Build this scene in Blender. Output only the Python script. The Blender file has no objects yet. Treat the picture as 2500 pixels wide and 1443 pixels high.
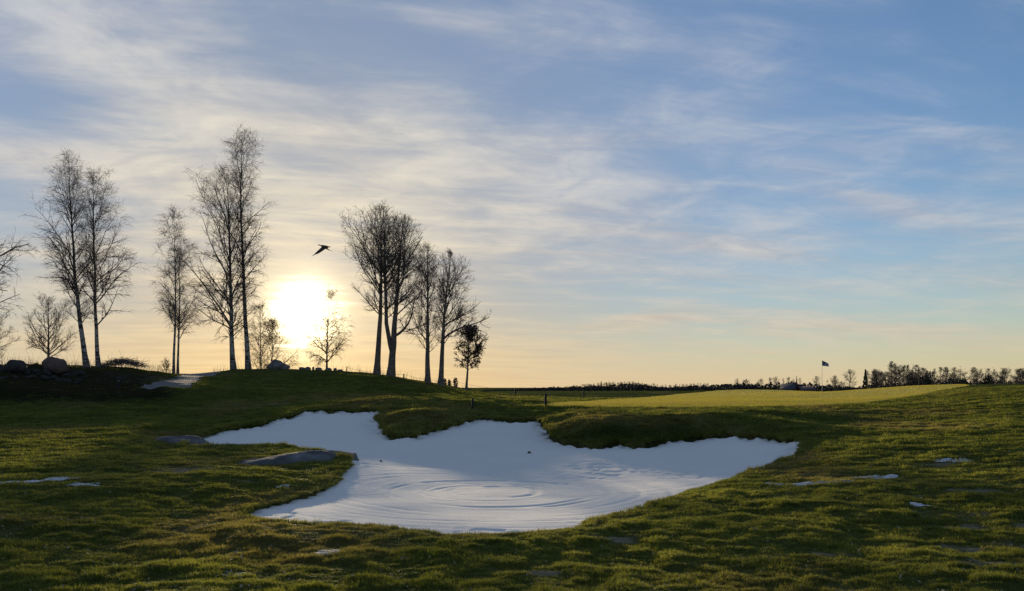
import bpy, bmesh, math, random
import numpy as np
from mathutils import Vector, Matrix

# ------------------------------------------------------------------ camera, sky, sun, exposure
F_PX, CX, HORIZON, EYE = 1962.0, 1250.0, 945.0, 1.7      # focal length, centre, eye line, eye height
SC = bpy.context.scene
COL = SC.collection
cam = bpy.data.cameras.new('camera')
cam.sensor_width = 36.0
cam.lens = 36.0 * F_PX / 2500.0
cam.shift_y = (HORIZON - 721.5) / 2500.0
cam.clip_start = 0.1
cam.clip_end = 20000.0
cam_ob = bpy.data.objects.new('camera', cam)
COL.objects.link(cam_ob)
cam_ob.location = (0, 0, EYE)
cam_ob.rotation_euler = (math.radians(90), 0, 0)
SC.camera = cam_ob

SUN_AZ = math.atan2(745 - CX, F_PX)                      # measured from +Y towards +X
SUN_EL = math.atan2(HORIZON - 768, math.hypot(F_PX, 745 - CX))
SUN_DIR = Vector((math.sin(SUN_AZ) * math.cos(SUN_EL), math.cos(SUN_AZ) * math.cos(SUN_EL), math.sin(SUN_EL)))


class E:
    """tiny expression wrapper around shader sockets"""
    def __init__(s, t, k): s.t, s.k = t, k
    def _m(s, op, *o, clamp=False):
        n = s.t.nodes.new('ShaderNodeMath'); n.operation = op; n.use_clamp = clamp
        for i, v in enumerate((s,) + o):
            if isinstance(v, E): s.t.links.new(v.k, n.inputs[i])
            else: n.inputs[i].default_value = v
        return E(s.t, n.outputs[0])
    def __add__(s, o): return s._m('ADD', o)
    def __radd__(s, o): return s._m('ADD', o)
    def __sub__(s, o): return s._m('SUBTRACT', o)
    def __rsub__(s, o): return (s * -1.0) + o
    def __mul__(s, o): return s._m('MULTIPLY', o)
    def __rmul__(s, o): return s._m('MULTIPLY', o)
    def __truediv__(s, o): return s._m('DIVIDE', o)
    def pow(s, o): return s._m('POWER', o)
    def max(s, o): return s._m('MAXIMUM', o)
    def min(s, o): return s._m('MINIMUM', o)
    def clamp(s): return s._m('ADD', 0.0, clamp=True)
    def exp(s): return s._m('EXPONENT')
    def smooth(s, lo, hi):
        n = s.t.nodes.new('ShaderNodeMapRange'); n.interpolation_type = 'SMOOTHSTEP'
        s.t.links.new(s.k, n.inputs[0]); n.inputs[1].default_value = lo; n.inputs[2].default_value = hi
        return E(s.t, n.outputs[0])


def vec(t, *xyz):
    n = t.nodes.new('ShaderNodeCombineXYZ')
    for i, v in enumerate(xyz):
        if isinstance(v, E): t.links.new(v.k, n.inputs[i])
        else: n.inputs[i].default_value = v
    return E(t, n.outputs[0])


def noise(t, v, scale=1.0, detail=6.0, rough=0.55, dist=0.0, lac=2.0, color=False):
    n = t.nodes.new('ShaderNodeTexNoise')
    n.inputs['Scale'].default_value = scale; n.inputs['Detail'].default_value = detail
    n.inputs['Roughness'].default_value = rough; n.inputs['Distortion'].default_value = dist
    n.inputs['Lacunarity'].default_value = lac
    if v is not None: t.links.new(v.k, n.inputs['Vector'])
    return E(t, n.outputs['Color' if color else 'Fac'])


def mix(t, f, a, b, kind='MIX'):
    n = t.nodes.new('ShaderNodeMix'); n.data_type = 'RGBA'; n.blend_type = kind
    for i, v in ((0, f), (6, a), (7, b)):
        if isinstance(v, E): t.links.new(v.k, n.inputs[i])
        elif i == 0: n.inputs[i].default_value = v
        else: n.inputs[i].default_value = (*v, 1.0)
    return E(t, n.outputs[2])


def ramp(t, f, stops, mode='LINEAR'):
    n = t.nodes.new('ShaderNodeValToRGB'); t.links.new(f.k, n.inputs[0])
    cr = n.color_ramp; cr.interpolation = mode
    while len(cr.elements) < len(stops): cr.elements.new(0.5)
    for e, (p, c) in zip(cr.elements, stops):
        e.position = p; e.color = (*c, 1.0)
    return E(t, n.outputs[0])


def lin(r, g, b):
    return tuple((c / 255 / 12.92) if c / 255 <= 0.04045 else ((c / 255 + 0.055) / 1.055) ** 2.4 for c in (r, g, b))


def azel(px, py):
    u, v = (px - CX) / F_PX, (HORIZON - py) / F_PX
    return math.atan(u), math.atan(v / math.hypot(1, u))


world = bpy.data.worlds.new('World')
SC.world = world
world.use_nodes = True
wt = world.node_tree
wt.nodes.clear()
tc = wt.nodes.new('ShaderNodeTexCoord')
sp = wt.nodes.new('ShaderNodeSeparateXYZ')
wt.links.new(tc.outputs['Generated'], sp.inputs[0])
dx, dy, dz = (E(wt, sp.outputs[i]) for i in range(3))
sky = wt.nodes.new('ShaderNodeTexSky')
sky.sky_type = 'NISHITA'
sky.sun_disc = False
sky.sun_elevation = SUN_EL
sky.sun_rotation = SUN_AZ
sky.altitude = 50
sky.air_density = 1.0
sky.dust_density = 0.15
sky.ozone_density = 3.0
SKY_STRENGTH = 0.15
# thin cirrus over the clear sky: noise on a plane overhead, so the streaks close up towards the horizon
S3 = SUN_DIR
el = dz._m('ARCSINE')
az = dx._m('ARCTAN2', dy)
zc = dz.max(0.0)
cosang = (dx * S3.x + dy * S3.y + dz * S3.z).min(1.0).max(-1.0)
ang = cosang._m('ARCCOSINE')                                   # angle from the sun
k = (zc * 0.0 + 1.0) / (zc + 0.10)
qx, qy = dx * k, dy * k
ca, sa = math.cos(math.radians(10)), math.sin(math.radians(10))
rx, ry = qx * ca + qy * sa, qy * ca - qx * sa


def blob(px, py, wx, wy, tilt, amp):
    """a soft swelling (or gap) of the cloud sheet in one part of the sky: direction, size in degrees"""
    a0, e0 = azel(px, py)
    c_, s_ = math.cos(math.radians(tilt)), math.sin(math.radians(tilt))
    a1, e1 = az - a0, el - e0
    u = (a1 * c_ + e1 * s_) * (1 / math.radians(wx)); v = (e1 * c_ - a1 * s_) * (1 / math.radians(wy))
    return (((u * u + v * v) * -1.0).exp()) * amp


warp = noise(wt, vec(wt, rx * 0.6, ry * 0.9, 3.1), 1.0, 3, 0.5)
n_big = noise(wt, vec(wt, rx * 0.55 + warp * 1.1, ry * 1.15 + warp * 0.9, 7.7), 1.0, 7, 0.60, 0.35)
n_fine = noise(wt, vec(wt, rx * 0.85 + warp * 0.9, ry * 4.4 + warp * 1.4, 1.3), 1.0, 8, 0.66, 0.3)
n_puff = noise(wt, vec(wt, rx * 2.6 + warp * 1.5, ry * 3.2, 5.3), 1.0, 5, 0.6, 0.4)
bias = blob(230, 130, 15, 8.0, -15, 0.30) + blob(690, 130, 7, 2.6, -8, -0.26) + blob(1080, 170, 8, 2.0, -14, -0.20) \
    + blob(900, 310, 13, 3.4, 4, 0.22) + blob(1450, 350, 7, 1.2, 5, 0.20) + blob(40, 250, 5, 1.6, -12, -0.26) + blob(330, 290, 4, 1.2, -12, -0.14) \
    + blob(760, 420, 5, 0.8, -3, -0.20) + blob(2300, 130, 15, 7, 0, -0.14) + blob(1200, 60, 6, 2.5, 0, 0.08) \
    + blob(120, 385, 6, 1.2, -4, 0.20) + blob(1000, 560, 16, 3.2, 0, 0.08) + blob(1550, 785, 4, 0.55, 6, 0.34) + blob(1600, 600, 9, 2.5, -5, 0.10) \
    + blob(2120, 480, 7, 0.9, -24, 0.22) + blob(2350, 330, 7, 1.0, -20, 0.14) + blob(1850, 610, 5, 0.6, -10, 0.24) + blob(2080, 800, 9, 0.8, -6, 0.24)
dens = n_big * 0.85 + n_fine * 0.66 + (n_puff - 0.5) * 0.55 - 0.13 + bias
cloud = dens.smooth(0.44, 1.05)
warm = (ang * ang * (-1.0 / (0.30 ** 2))).exp()                # how strongly the sun shines through
low = (zc * (-1.0 / 0.09)).exp()                              # long light path near the horizon
clear = mix(wt, 1.0, E(wt, sky.outputs[0]), (SKY_STRENGTH * 1.14, SKY_STRENGTH * 1.20, SKY_STRENGTH * 1.34), 'MULTIPLY')
ccol = mix(wt, warm, mix(wt, n_puff.smooth(0.3, 0.7), lin(156, 165, 186), lin(200, 202, 208)), mix(wt, n_puff.smooth(0.3, 0.7), lin(208, 202, 190), lin(232, 224, 202)))
ccol = mix(wt, low * 0.80, ccol, lin(236, 198, 138))
veil = (ang * ang * (-1.0 / (0.54 ** 2))).exp() * 0.88 + 0.02
s0 = mix(wt, veil, clear, lin(129, 141, 162))
near_sun = (ang * ang * (-1.0 / (0.75 ** 2))).exp()
s1 = mix(wt, cloud * (near_sun * 0.45 + 0.50) + 0.05, s0, ccol)
haze_f = (low * (warm * 0.40 + 0.62) + warm * 0.10 * n_fine).clamp()
s2 = mix(wt, haze_f, s1, mix(wt, warm, lin(210, 192, 158), mix(wt, n_fine.smooth(0.35, 0.65), lin(228, 182, 110), lin(243, 206, 136))))
# the sun itself, a white blur in the thin cloud
a2 = ang + (n_fine - 0.5) * 0.07 + (n_puff - 0.5) * 0.05
glow = (a2 * a2 * (-1.0 / (0.031 ** 2))).exp() * 5.0 + (ang * (-1.0 / 0.12)).exp() * 0.42
s3 = mix(wt, 1.0, s2, mix(wt, 1.0, (1.0, 0.84, 0.50), vec(wt, glow, glow, glow), 'MULTIPLY'), 'ADD')
bg = wt.nodes.new('ShaderNodeBackground'); out = wt.nodes.new('ShaderNodeOutputWorld')
wt.links.new(s3.k, bg.inputs[0])
bg.inputs[1].default_value = 0.78
wt.links.new(bg.outputs[0], out.inputs[0])
world.cycles.sampling_method = 'MANUAL'
world.cycles.sample_map_resolution = 512

sun = bpy.data.lights.new('sun', 'SUN')
sun.energy = 5.0
sun.angle = math.radians(1.5)                                  # softened by the thin cloud in front of it
sun.color = (1.0, 0.80, 0.52)
sun_ob = bpy.data.objects.new('sun', sun)
COL.objects.link(sun_ob)
sun_ob.location = SUN_DIR * 60
sun_ob.rotation_euler = (-SUN_DIR).to_track_quat('-Z', 'Y').to_euler()

SC.view_settings.view_transform = 'Standard'
SC.view_settings.look = 'None'
SC.view_settings.exposure = 0.4
SC.view_settings.gamma = 1.0
SC.cycles.use_denoising = True
SC.cycles.use_adaptive_sampling = False
SC.cycles.denoising_prefilter = 'NONE'
SC.cycles.max_bounces = 6
SC.cycles.diffuse_bounces = 2
SC.cycles.transparent_max_bounces = 4

# ------------------------------------------------------------------ helpers
rng = np.random.default_rng(11)
random.seed(5)


def at(px, D, z=0.0):
    return Vector(((px - CX) / F_PX * D, D, z))


def zpx(py, D):
    return EYE - (py - HORIZON) / F_PX * D


def make_mesh(name, V, Fq=None, Ft=None, smooth=True):
    V = np.asarray(V, np.float32).reshape(-1, 3)
    me = bpy.data.meshes.new(name)
    me.vertices.add(len(V)); me.vertices.foreach_set('co', V.ravel())
    loops, starts, n = [], [], 0
    if Fq is not None and len(Fq):
        Fq = np.asarray(Fq, np.int32).reshape(-1, 4); loops.append(Fq.ravel())
        starts.append(np.arange(len(Fq)) * 4); n = Fq.size
    if Ft is not None and len(Ft):
        Ft = np.asarray(Ft, np.int32).reshape(-1, 3); loops.append(Ft.ravel())
        starts.append(n + np.arange(len(Ft)) * 3)
    loops = np.concatenate(loops); starts = np.concatenate(starts)
    me.loops.add(len(loops)); me.loops.foreach_set('vertex_index', loops.astype(np.int32))
    me.polygons.add(len(starts)); me.polygons.foreach_set('loop_start', starts.astype(np.int32))
    if smooth: me.polygons.foreach_set('use_smooth', np.ones(len(starts), bool))
    me.update(calc_edges=True)
    return me


def fattr(me, name, vals):
    a = me.attributes.new(name, 'FLOAT', 'POINT'); a.data.foreach_set('value', np.asarray(vals, np.float32))


def link(name, me, mat=None, parent=None, loc=None, **props):
    o = bpy.data.objects.new(name, me); COL.objects.link(o)
    if mat is not None and me is not None and not me.materials: me.materials.append(mat)
    if parent is not None: o.parent = parent
    if loc is not None: o.location = loc
    for k_, v_ in props.items(): o[k_] = v_
    return o


def thing(name, loc, label, category, group=None, rz=0.0):
    o = bpy.data.objects.new(name, None); COL.objects.link(o)
    o.location = loc; o.rotation_euler = (0, 0, rz); o.empty_display_size = 0.3
    o['label'] = label; o['category'] = category
    if group: o['group'] = group
    return o


def h2(ix, iy, s):
    n = (ix.astype(np.int64) * 374761393 + iy.astype(np.int64) * 668265263 + s * 982451653) & 0x7fffffff
    n = ((n ^ (n >> 13)) * 1274126177) & 0x7fffffff
    n = (n ^ (n >> 16)) & 0x7fffffff
    return n / float(0x7fffffff)


def vnoise(x, y, s=0):
    ix, iy = np.floor(x), np.floor(y); fx, fy = x - ix, y - iy
    fx = fx * fx * fx * (fx * (fx * 6 - 15) + 10); fy = fy * fy * fy * (fy * (fy * 6 - 15) + 10)
    a, b = h2(ix, iy, s), h2(ix + 1, iy, s); c, d = h2(ix, iy + 1, s), h2(ix + 1, iy + 1, s)
    return (a * (1 - fx) + b * fx) * (1 - fy) + (c * (1 - fx) + d * fx) * fy


def fbm(x, y, s=0, o=4, g=0.5):
    t, a, n = 0.0, 1.0, 0.0
    for i in range(o):
        t = t + a * vnoise(x * 2 ** i + 17.3 * i, y * 2 ** i - 9.1 * i, s + i); n += a; a *= g
    return t / n


def sstep(a, b, x):
    t = np.clip((x - a) / (b - a), 0, 1); return t * t * (3 - 2 * t)


class TPS:
    def __init__(s, pts, lam=2e-4):
        P = np.array(pts, float); s.c = P[:, :2]; n = len(P)
        K = s.phi(s.c, s.c) + lam * np.eye(n)
        A = np.zeros((n + 3, n + 3)); A[:n, :n] = K; A[:n, n] = 1; A[:n, n + 1:] = s.c
        A[n, :n] = 1; A[n + 1:, :n] = s.c.T
        s.w = np.linalg.solve(A, np.concatenate([P[:, 2], np.zeros(3)]))
    @staticmethod
    def phi(a, b):
        d2 = ((a[:, None, :] - b[None, :, :]) ** 2).sum(-1)
        return 0.5 * d2 * np.log(d2 + 1e-12)
    def __call__(s, q):
        out_ = np.empty(len(q))
        for i in range(0, len(q), 40000):
            c = q[i:i + 40000]
            out_[i:i + 40000] = s.phi(c, s.c) @ s.w[:-3] + s.w[-3] + c @ s.w[-2:]
        return out_


# ------------------------------------------------------------------ lie of the land
# survey points: (bearing as px, line of sight as py, distance) or bearing, distance, height
BUNKER = [(446, 1092, 20.0), (466, 1085, 21.2), (484, 1078, 22.2), (474, 1068, 23.4), (520, 1054, 24.4), (575, 1043, 25.2), (640, 1033, 26.2),
          (690, 1020, 27.2), (735, 1006, 28.2), (780, 1000, 28.8), (845, 1001, 29.0), (865, 1006, 28.8), (900, 999, 29.2),
          (925, 998, 29.2), (930, 1012, 28.2), (917, 1025, 27.0), (930, 1040, 25.8), (945, 1062, 23.8), (995, 1066, 23.2),
          (1040, 1056, 24.2), (1090, 1043, 25.4), (1150, 1026, 26.8), (1180, 1020, 27.4), (1240, 1024, 27.2),
          (1300, 1022, 27.4), (1318, 1028, 27.0), (1328, 1050, 25.0), (1345, 1070, 23.4), (1400, 1080, 22.6),
          (1450, 1086, 22.0), (1500, 1083, 22.2), (1550, 1086, 21.8), (1620, 1080, 22.2), (1650, 1073, 22.6),
          (1720, 1066, 22.8), (1765, 1060, 23.2), (1830, 1066, 22.4), (1880, 1068, 22.0), (1915, 1076, 21.0), (1950, 1074, 20.8),
          (1965, 1087, 19.6), (1950, 1106, 18.4), (1900, 1130, 17.0), (1830, 1152, 15.7), (1760, 1178, 14.3), (1690, 1198, 13.3),
          (1600, 1230, 11.8), (1500, 1258, 10.75), (1440, 1275, 10.2), (1390, 1293, 9.65), (1300, 1302, 9.35),
          (1200, 1306, 9.25), (1080, 1302, 9.35), (980, 1294, 9.6), (920, 1286, 9.8), (840, 1280, 10.0),
          (740, 1279, 10.0), (650, 1270, 10.3), (600, 1255, 10.8), (625, 1238, 11.4), (690, 1224, 12.0), (760, 1206, 12.8),
          (800, 1192, 13.5), (830, 1174, 14.4), (832, 1160, 15.1), (850, 1146, 15.9), (862, 1130, 17.0), (835, 1113, 18.2),
          (790, 1102, 19.1), (720, 1092, 19.9), (660, 1089, 20.2), (560, 1091, 20.1)]
PXD = [
    # left: lawn, bank with the stone wall
    (-250, 1180, 12.5), (-250, 1060, 23), (-250, 985, 31), (-250, 900, 38),
    (0, 1300, 8.9), (0, 1180, 12.6), (0, 1050, 23), (0, 990, 31), (0, 940, 35.5), (0, 898, 38.5),
    (100, 1180, 12.6), (100, 1050, 23.5), (100, 988, 31.5), (100, 940, 36), (110, 897, 39.5),
    (200, 1250, 10.3), (200, 1180, 12.7), (200, 1050, 24), (200, 982, 32.5), (200, 945, 37), (210, 898, 42),
    (300, 1130, 15.5), (300, 970, 34), (300, 940, 37.5), (300, 896, 43.5), (350, 955, 36), (370, 905, 44), (345, 925, 40.5),
    (420, 950, 36.5), (410, 922, 42), (440, 917, 46), (480, 946, 37), (480, 930, 41), (490, 917, 46.3),
    (400, 1080, 20.8), (380, 1110, 17.6), (450, 1060, 23.2), (420, 1030, 26),
    # near rim behind the bunker and the mound
    (520, 1040, 26.3), (600, 1022, 28.3), (700, 1000, 30), (800, 986, 31.2), (900, 978, 31.8), (1000, 976, 31.8), (1080, 979, 31.6),
    (520, 1000, 32), (600, 985, 34), (750, 972, 36), (900, 966, 37), (1000, 966, 37.5),
    (520, 928, 42.5), (540, 909, 47), (565, 903, 48.5), (620, 902, 49), (700, 902, 49.5), (760, 904, 50), (850, 908, 50),
    (900, 912, 49.5), (950, 918, 48.5), (1000, 927, 48), (1045, 936, 47.5), (1080, 942, 47.5), (1140, 953, 48),
    (570, 925, 44), (640, 940, 42), (750, 940, 42.5), (850, 940, 42.5), (950, 945, 42), (1040, 953, 42),
    (1200, 958, 51), (1130, 962, 42), (1200, 968, 42),
    # peninsula of rough in front of the sand
    (400, 1150, 14.6), (500, 1150, 14.7), (600, 1150, 14.9), (700, 1150, 15.2), (780, 1150, 15.4), (600, 1110, 18.2), (700, 1110, 18.4),
    (500, 1115, 17.5), (560, 1200, 12.5), (680, 1190, 13.1), (740, 1185, 13.5), (780, 1130, 16.8),
    # grass noses and faces above the sand
    (935, 990, 30.2), (960, 1015, 26.6), (985, 1040, 24.4), (1000, 1003, 27.2), (1050, 1010, 26.6), (1090, 1015, 26.9), (1100, 990, 30.3), (1180, 1000, 29.8), (1240, 1003, 29.6), (1310, 1003, 29.4),
    (1345, 1018, 26.3), (1350, 1045, 24.0), (1420, 1052, 22.9), (1420, 1021, 24.3), (1500, 1052, 22.6), (1500, 1019, 24.2), (1600, 1050, 22.6),
    (1600, 1019, 24.2), (1700, 1045, 23.2), (1700, 1018, 24.2), (1800, 1045, 23.4), (1800, 1020, 24.3), (1900, 1050, 22.2), (1900, 1024, 23.6), (1420, 1004, 27.6), (1550, 1003, 27.6), (1700, 1003, 26.8), (1850, 1004, 26.8),
    # green
    (1280, 991, 31.4), (1340, 995, 30.5), (1500, 996, 30.2), (1700, 997, 30.0), (1900, 993, 30.6), (2080, 986, 32.5), (2180, 975, 35.5),
    (2270, 960, 40), (2350, 943, 46), (2340, 938, 52), (2250, 943, 57), (2180, 952, 60), (2100, 957, 61), (2007, 957.5, 58), (1920, 955, 61),
    (1850, 951.5, 64), (1750, 956, 62), (1650, 964, 55), (1580, 970, 49), (1500, 974, 44), (1400, 980, 38), (1700, 980, 37), (1900, 975, 40), (2060, 970, 43),
    (1420, 967, 54), (1258, 964, 53), (1330, 974, 43),
    # right-hand slope
    (1990, 1040, 24), (1985, 1085, 19.6), (2000, 1105, 17.8), (2000, 1200, 12.2), (2000, 1300, 9.1), (2150, 1020, 26), (2150, 1100, 17.2), (2150, 1200, 12.0),
    (2300, 985, 31), (2300, 1050, 21), (2300, 1120, 15.7), (2300, 1220, 11.2), (2300, 1320, 8.7),
    (2420, 955, 36), (2500, 943, 38), (2500, 980, 29), (2500, 1040, 21), (2500, 1120, 15.3), (2500, 1220, 11), (2500, 1350, 8.1),
    (2750, 940, 38), (2750, 1040, 20.5), (2750, 1220, 10.8), (1850, 1170, 14.5), (1700, 1225, 11.9), (1500, 1290, 9.5),
]
PXZ = [(px, 4.0, 0.0) for px in (-400, 300, 1000, 1700, 2400, 2900)] + [(px, 6.3, 0.0) for px in (-250, 250, 750, 1250, 1750)] + \
      [(2300, 6.3, 0.05), (2750, 6.3, 0.1), (1000, 8.4, 0.0), (1300, 8.2, 0.0), (600, 9.0, 0.0), (1600, 9.0, 0.0),
       (-250, 50, 2.4), (0, 50, 2.3), (220, 52, 2.4), (430, 54, 2.0), (600, 58, 2.3), (800, 60, 2.4), (950, 60, 1.9), (1050, 60, 1.5),
       (-250, 90, 0.8), (200, 90, 0.8), (600, 90, 0.8), (900, 90, 0.8), (1140, 70, 0.9), (1140, 110, 0.7), (1300, 70, 1.1), (1425, 72, 1.15),
       (1300, 110, 0.7), (1500, 75, 1.1), (1600, 80, 1.1), (1700, 85, 1.0), (1850, 80, 0.95), (2007, 80, 0.7), (2100, 80, 0.7), (2250, 80, 1.0),
       (2380, 66, 1.55), (2500, 55, 1.6), (2500, 90, 1.2), (2750, 60, 1.6), (2750, 100, 1.0)] + \
      [(px, 160, 0.0) for px in (-300, 200, 700, 1140, 1500, 1800, 2100, 2400, 2750)] + \
      [(px, 350, -0.9) for px in (-300, 400, 1100, 1500, 1950, 2300, 2750)] + \
      [(px, 900, -2.5) for px in (-300, 600, 1250, 1900, 2750)] + [(px, 5000, -3.0) for px in (-300, 600, 1250, 1900, 2750)]


def dom(px, D):
    x, y = (px - CX) / F_PX * D, D
    return math.atan2(x, y), math.log(math.hypot(x, y))


ctrl = [(*dom(a, d), zpx(b, d)) for a, b, d in PXD] + [(*dom(a, d), z) for a, d, z in PXZ] + \
       [(*dom(a, d), zpx(b, d)) for a, b, d in BUNKER]
T_LIM, LR0, LR1 = 0.70, math.log(3.5), math.log(5200)
NT, NR = 420, 760
tps = TPS(ctrl)
_tg, _rg = np.meshgrid(np.linspace(-T_LIM, T_LIM, NT), np.linspace(LR0, LR1, NR), indexing='ij')
LUT = tps(np.stack([_tg.ravel(), _rg.ravel()], 1)).reshape(NT, NR)


def lut(T, th, lr):
    a = (np.clip(th, -T_LIM, T_LIM) + T_LIM) / (2 * T_LIM) * (NT - 1); b = (np.clip(lr, LR0, LR1) - LR0) / (LR1 - LR0) * (NR - 1)
    i = np.clip(a.astype(int), 0, NT - 2); j = np.clip(b.astype(int), 0, NR - 2); a = a - i; b = b - j
    return (T[i, j] * (1 - a) + T[i + 1, j] * a) * (1 - b) + (T[i, j + 1] * (1 - a) + T[i + 1, j + 1] * a) * b


def zbase(x, y):
    x, y = np.asarray(x, float), np.asarray(y, float)
    th = np.arctan2(x, y); r = np.hypot(x, y); lr = np.log(np.maximum(r, 0.1))
    z = lut(LUT, th, lr)
    far = np.interp(lr, [math.log(3), math.log(20), math.log(60), math.log(300), math.log(900)], [0, 0.2, 0.8, -0.5, -2.5])
    w = sstep(0.75, 1.5, np.abs(th))
    return z * (1 - w) + far * w


def zat(px, D):
    p = at(px, D); return float(zbase([p.x], [p.y])[0])


def ground(px, D, dz_=0.0):
    p = at(px, D); p.z = zat(px, D) + dz_; return p


def plan(pts):
    return np.array([((p - CX) / F_PX * d, d) for p, d in pts])


def sdist(x, y, poly):
    """signed distance to a closed outline, positive inside"""
    x, y = np.asarray(x, float), np.asarray(y, float)
    best = np.full(x.shape, 1e18); ins = np.zeros(x.shape, bool)
    for (x0, y0), (x1, y1) in zip(poly, np.roll(poly, -1, 0)):
        ex, ey = x1 - x0, y1 - y0
        t = np.clip(((x - x0) * ex + (y - y0) * ey) / (ex * ex + ey * ey + 1e-12), 0, 1)
        best = np.minimum(best, (x - x0 - t * ex) ** 2 + (y - y0 - t * ey) ** 2)
        if y0 != y1:
            ins ^= ((y0 > y) != (y1 > y)) & (x < (x1 - x0) * (y - y0) / (y1 - y0) + x0)
    return np.where(ins, 1, -1) * np.sqrt(best)


POLY_B = plan([(a, d) for a, b, d in BUNKER])
POLY_G = plan([(1285, 31.6), (1340, 30.9), (1500, 30.4), (1700, 30.2), (1900, 30.8), (2080, 32.6), (2200, 36.5), (2290, 41.5), (2365, 47),
               (2350, 53), (2270, 58), (2180, 62), (2100, 64), (2007, 64), (1920, 66), (1850, 67), (1750, 64), (1650, 56.5), (1590, 50), (1500, 44.5),
               (1420, 38.5), (1340, 34.2)])
POLY_P = plan([(335, 36.6), (400, 36.9), (465, 36.9), (484, 41), (497, 44), (540, 47.3), (560, 51), (560, 60), (470, 60), (452, 47), (432, 42.5), (400, 40)])
PATCHES = ((40, 12.5, 0.9, 0.55, 1, 'thin white patch in the grass at the far left edge', 0.36), (150, 12.9, 0.65, 0.45, 2, 'white streak in the grass right of the far left patch', 0.36),
           (205, 12.2, 0.6, 0.4, 3, 'broken white patch in the grass, rightmost of three at left', 0.36), (1900, 13.3, 0.5, 0.8, 4, 'narrow slanting white patch close to the right end of the sand', 0.32),
           (2000, 13.0, 1.25, 0.75, 5, 'largest white patch in the grass right of the sand', 0.33), (2140, 13.6, 0.9, 0.6, 6, 'faint white patch up the slope right of the largest one', 0.36),
           (2250, 10.6, 0.36, 0.36, 7, 'small white patch alone on the right slope', 0.32), (800, 8.1, 0.34, 0.36, 8, 'white patch in the grass below the near edge of the sand', 0.32),
           (570, 7.2, 0.26, 0.26, 9, 'pale patch in the grass near the bottom, left of centre', 0.36), (1590, 12.0, 0.4, 0.35, 10, 'spill of white at the near right edge of the sand', 0.34),
           (690, 13.2, 0.26, 0.3, 11, 'tiny white speck on the grass nose beside the sand', 0.34), (2330, 15.2, 0.8, 0.6, 12, 'thin white traces high on the right slope', 0.44))


def zones(x, y):
    """bunker depth-in, green depth-in, path depth-in, dryness, bare earth, dark bank"""
    r = np.hypot(x, y)
    sb = sdist(x, y, POLY_B) + 0.07 + (fbm(x * 1.8, y * 1.8, 31, 4, 0.6) - 0.5) * (0.16 + 0.24 * sstep(14, 20, r)) + (fbm(x * 6.5, y * 6.5, 35, 2) - 0.5) * 0.12
    sg = sdist(x, y, POLY_G) + (fbm(x * 1.1, y * 1.1, 41, 3) - 0.5) * 0.35
    sp_ = sdist(x, y, POLY_P) + (fbm(x * 1.3, y * 1.3, 51, 3) - 0.5) * 0.7
    dry = sstep(0.485, 0.75, fbm(x * 0.35 + 4, y * 0.22, 61, 4) + 0.10 * sstep(0.6, 0.0, np.abs(sb + 0.1)))
    steep = sstep(0.25, 0.6, np.abs(zbase(x, y + 0.25) - zbase(x, y - 0.25)) / 0.5) * (r < 34)
    dry = dry * (1 - 0.85 * steep)
    bare = np.zeros_like(r)
    for px, D, rx_, ry_ in ((400, 14.4, 0.75, 0.5), (470, 14.9, 0.8, 0.4), (620, 13.5, 0.7, 0.3), (1700, 10.1, 0.5, 0.16), (1580, 8.9, 0.9, 0.16), (2420, 9.4, 1.3, 0.4), (2440, 8.3, 1.2, 0.35),
                            (2330, 10.0, 0.9, 0.3), (2380, 11.8, 0.5, 0.35), (2250, 11.6, 0.5, 0.2), (1880, 8.0, 1.1, 0.2), (570, 7.25, 0.3, 0.14), (660, 7.0, 0.35, 0.14), (1300, 7.4, 0.7, 0.15),
                            (2480, 7.6, 0.7, 0.4), (2300, 14.8, 0.9, 0.5), (700, 33.5, 2.2, 0.6), (330, 40.5, 2.0, 2.4)):
        c = at(px, D)
        q = ((x - c.x) / rx_) ** 2 + ((y - c.y) / ry_) ** 2
        bare = np.maximum(bare, 0.75 * sstep(0.9, -0.2, q + (fbm(x * 3.5, y * 3.5, 71, 4) - 0.5) * 2.6))
    th = np.arctan2(x, y)
    z_ = zbase(x, y)
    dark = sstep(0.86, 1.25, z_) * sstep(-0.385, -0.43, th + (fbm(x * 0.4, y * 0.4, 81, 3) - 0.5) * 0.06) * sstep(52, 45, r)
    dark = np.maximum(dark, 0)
    return sb, sg, sp_, dry, bare, dark


def zground(x, y, zz=None):
    x, y = np.asarray(x, float), np.asarray(y, float)
    sb, sg, sp_, dry, bare, dark = zones(x, y) if zz is None else zz
    r = np.hypot(x, y)
    rough = np.clip(1 - sstep(-0.4, 0.1, sg), 0, 1) * np.clip(1 - sstep(-0.5, 0.3, sp_), 0, 1) * sstep(140, 60, r)
    l1 = fbm(x * 0.42, y * 0.55, 1, 2) - 0.5
    l2 = fbm(x * 1.7, y * 2.1, 5, 3) - 0.5
    l3 = np.abs(fbm(x * 3.0, y * 6.5, 9, 3) - 0.5)
    lump = (l1 * 0.12 + l2 * 0.065 + l3 * 0.105 * sstep(50, 26, r)) * rough + (1 - rough) * l1 * 0.03
    lump = lump * (1 - 0.6 * bare) + dark * (fbm(x * 2.0, y * 2.0, 13, 3) - 0.5) * 0.35
    lump = lump * (0.35 + 0.65 * sstep(0.0, 0.5, -sb)) * sstep(2.0, 5.0, r + 1.5)
    return zbase(x, y) + lump - 1.3 * sstep(0.0, 0.14, sb)


# ------------------------------------------------------------------ materials
def new_mat(name):
    m = bpy.data.materials.new(name); m.use_nodes = True
    t = m.node_tree
    b = t.nodes['Principled BSDF']
    b.inputs['Specular IOR Level'].default_value = 0.25
    b.inputs['Roughness'].default_value = 0.85
    return m, t, b


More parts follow.
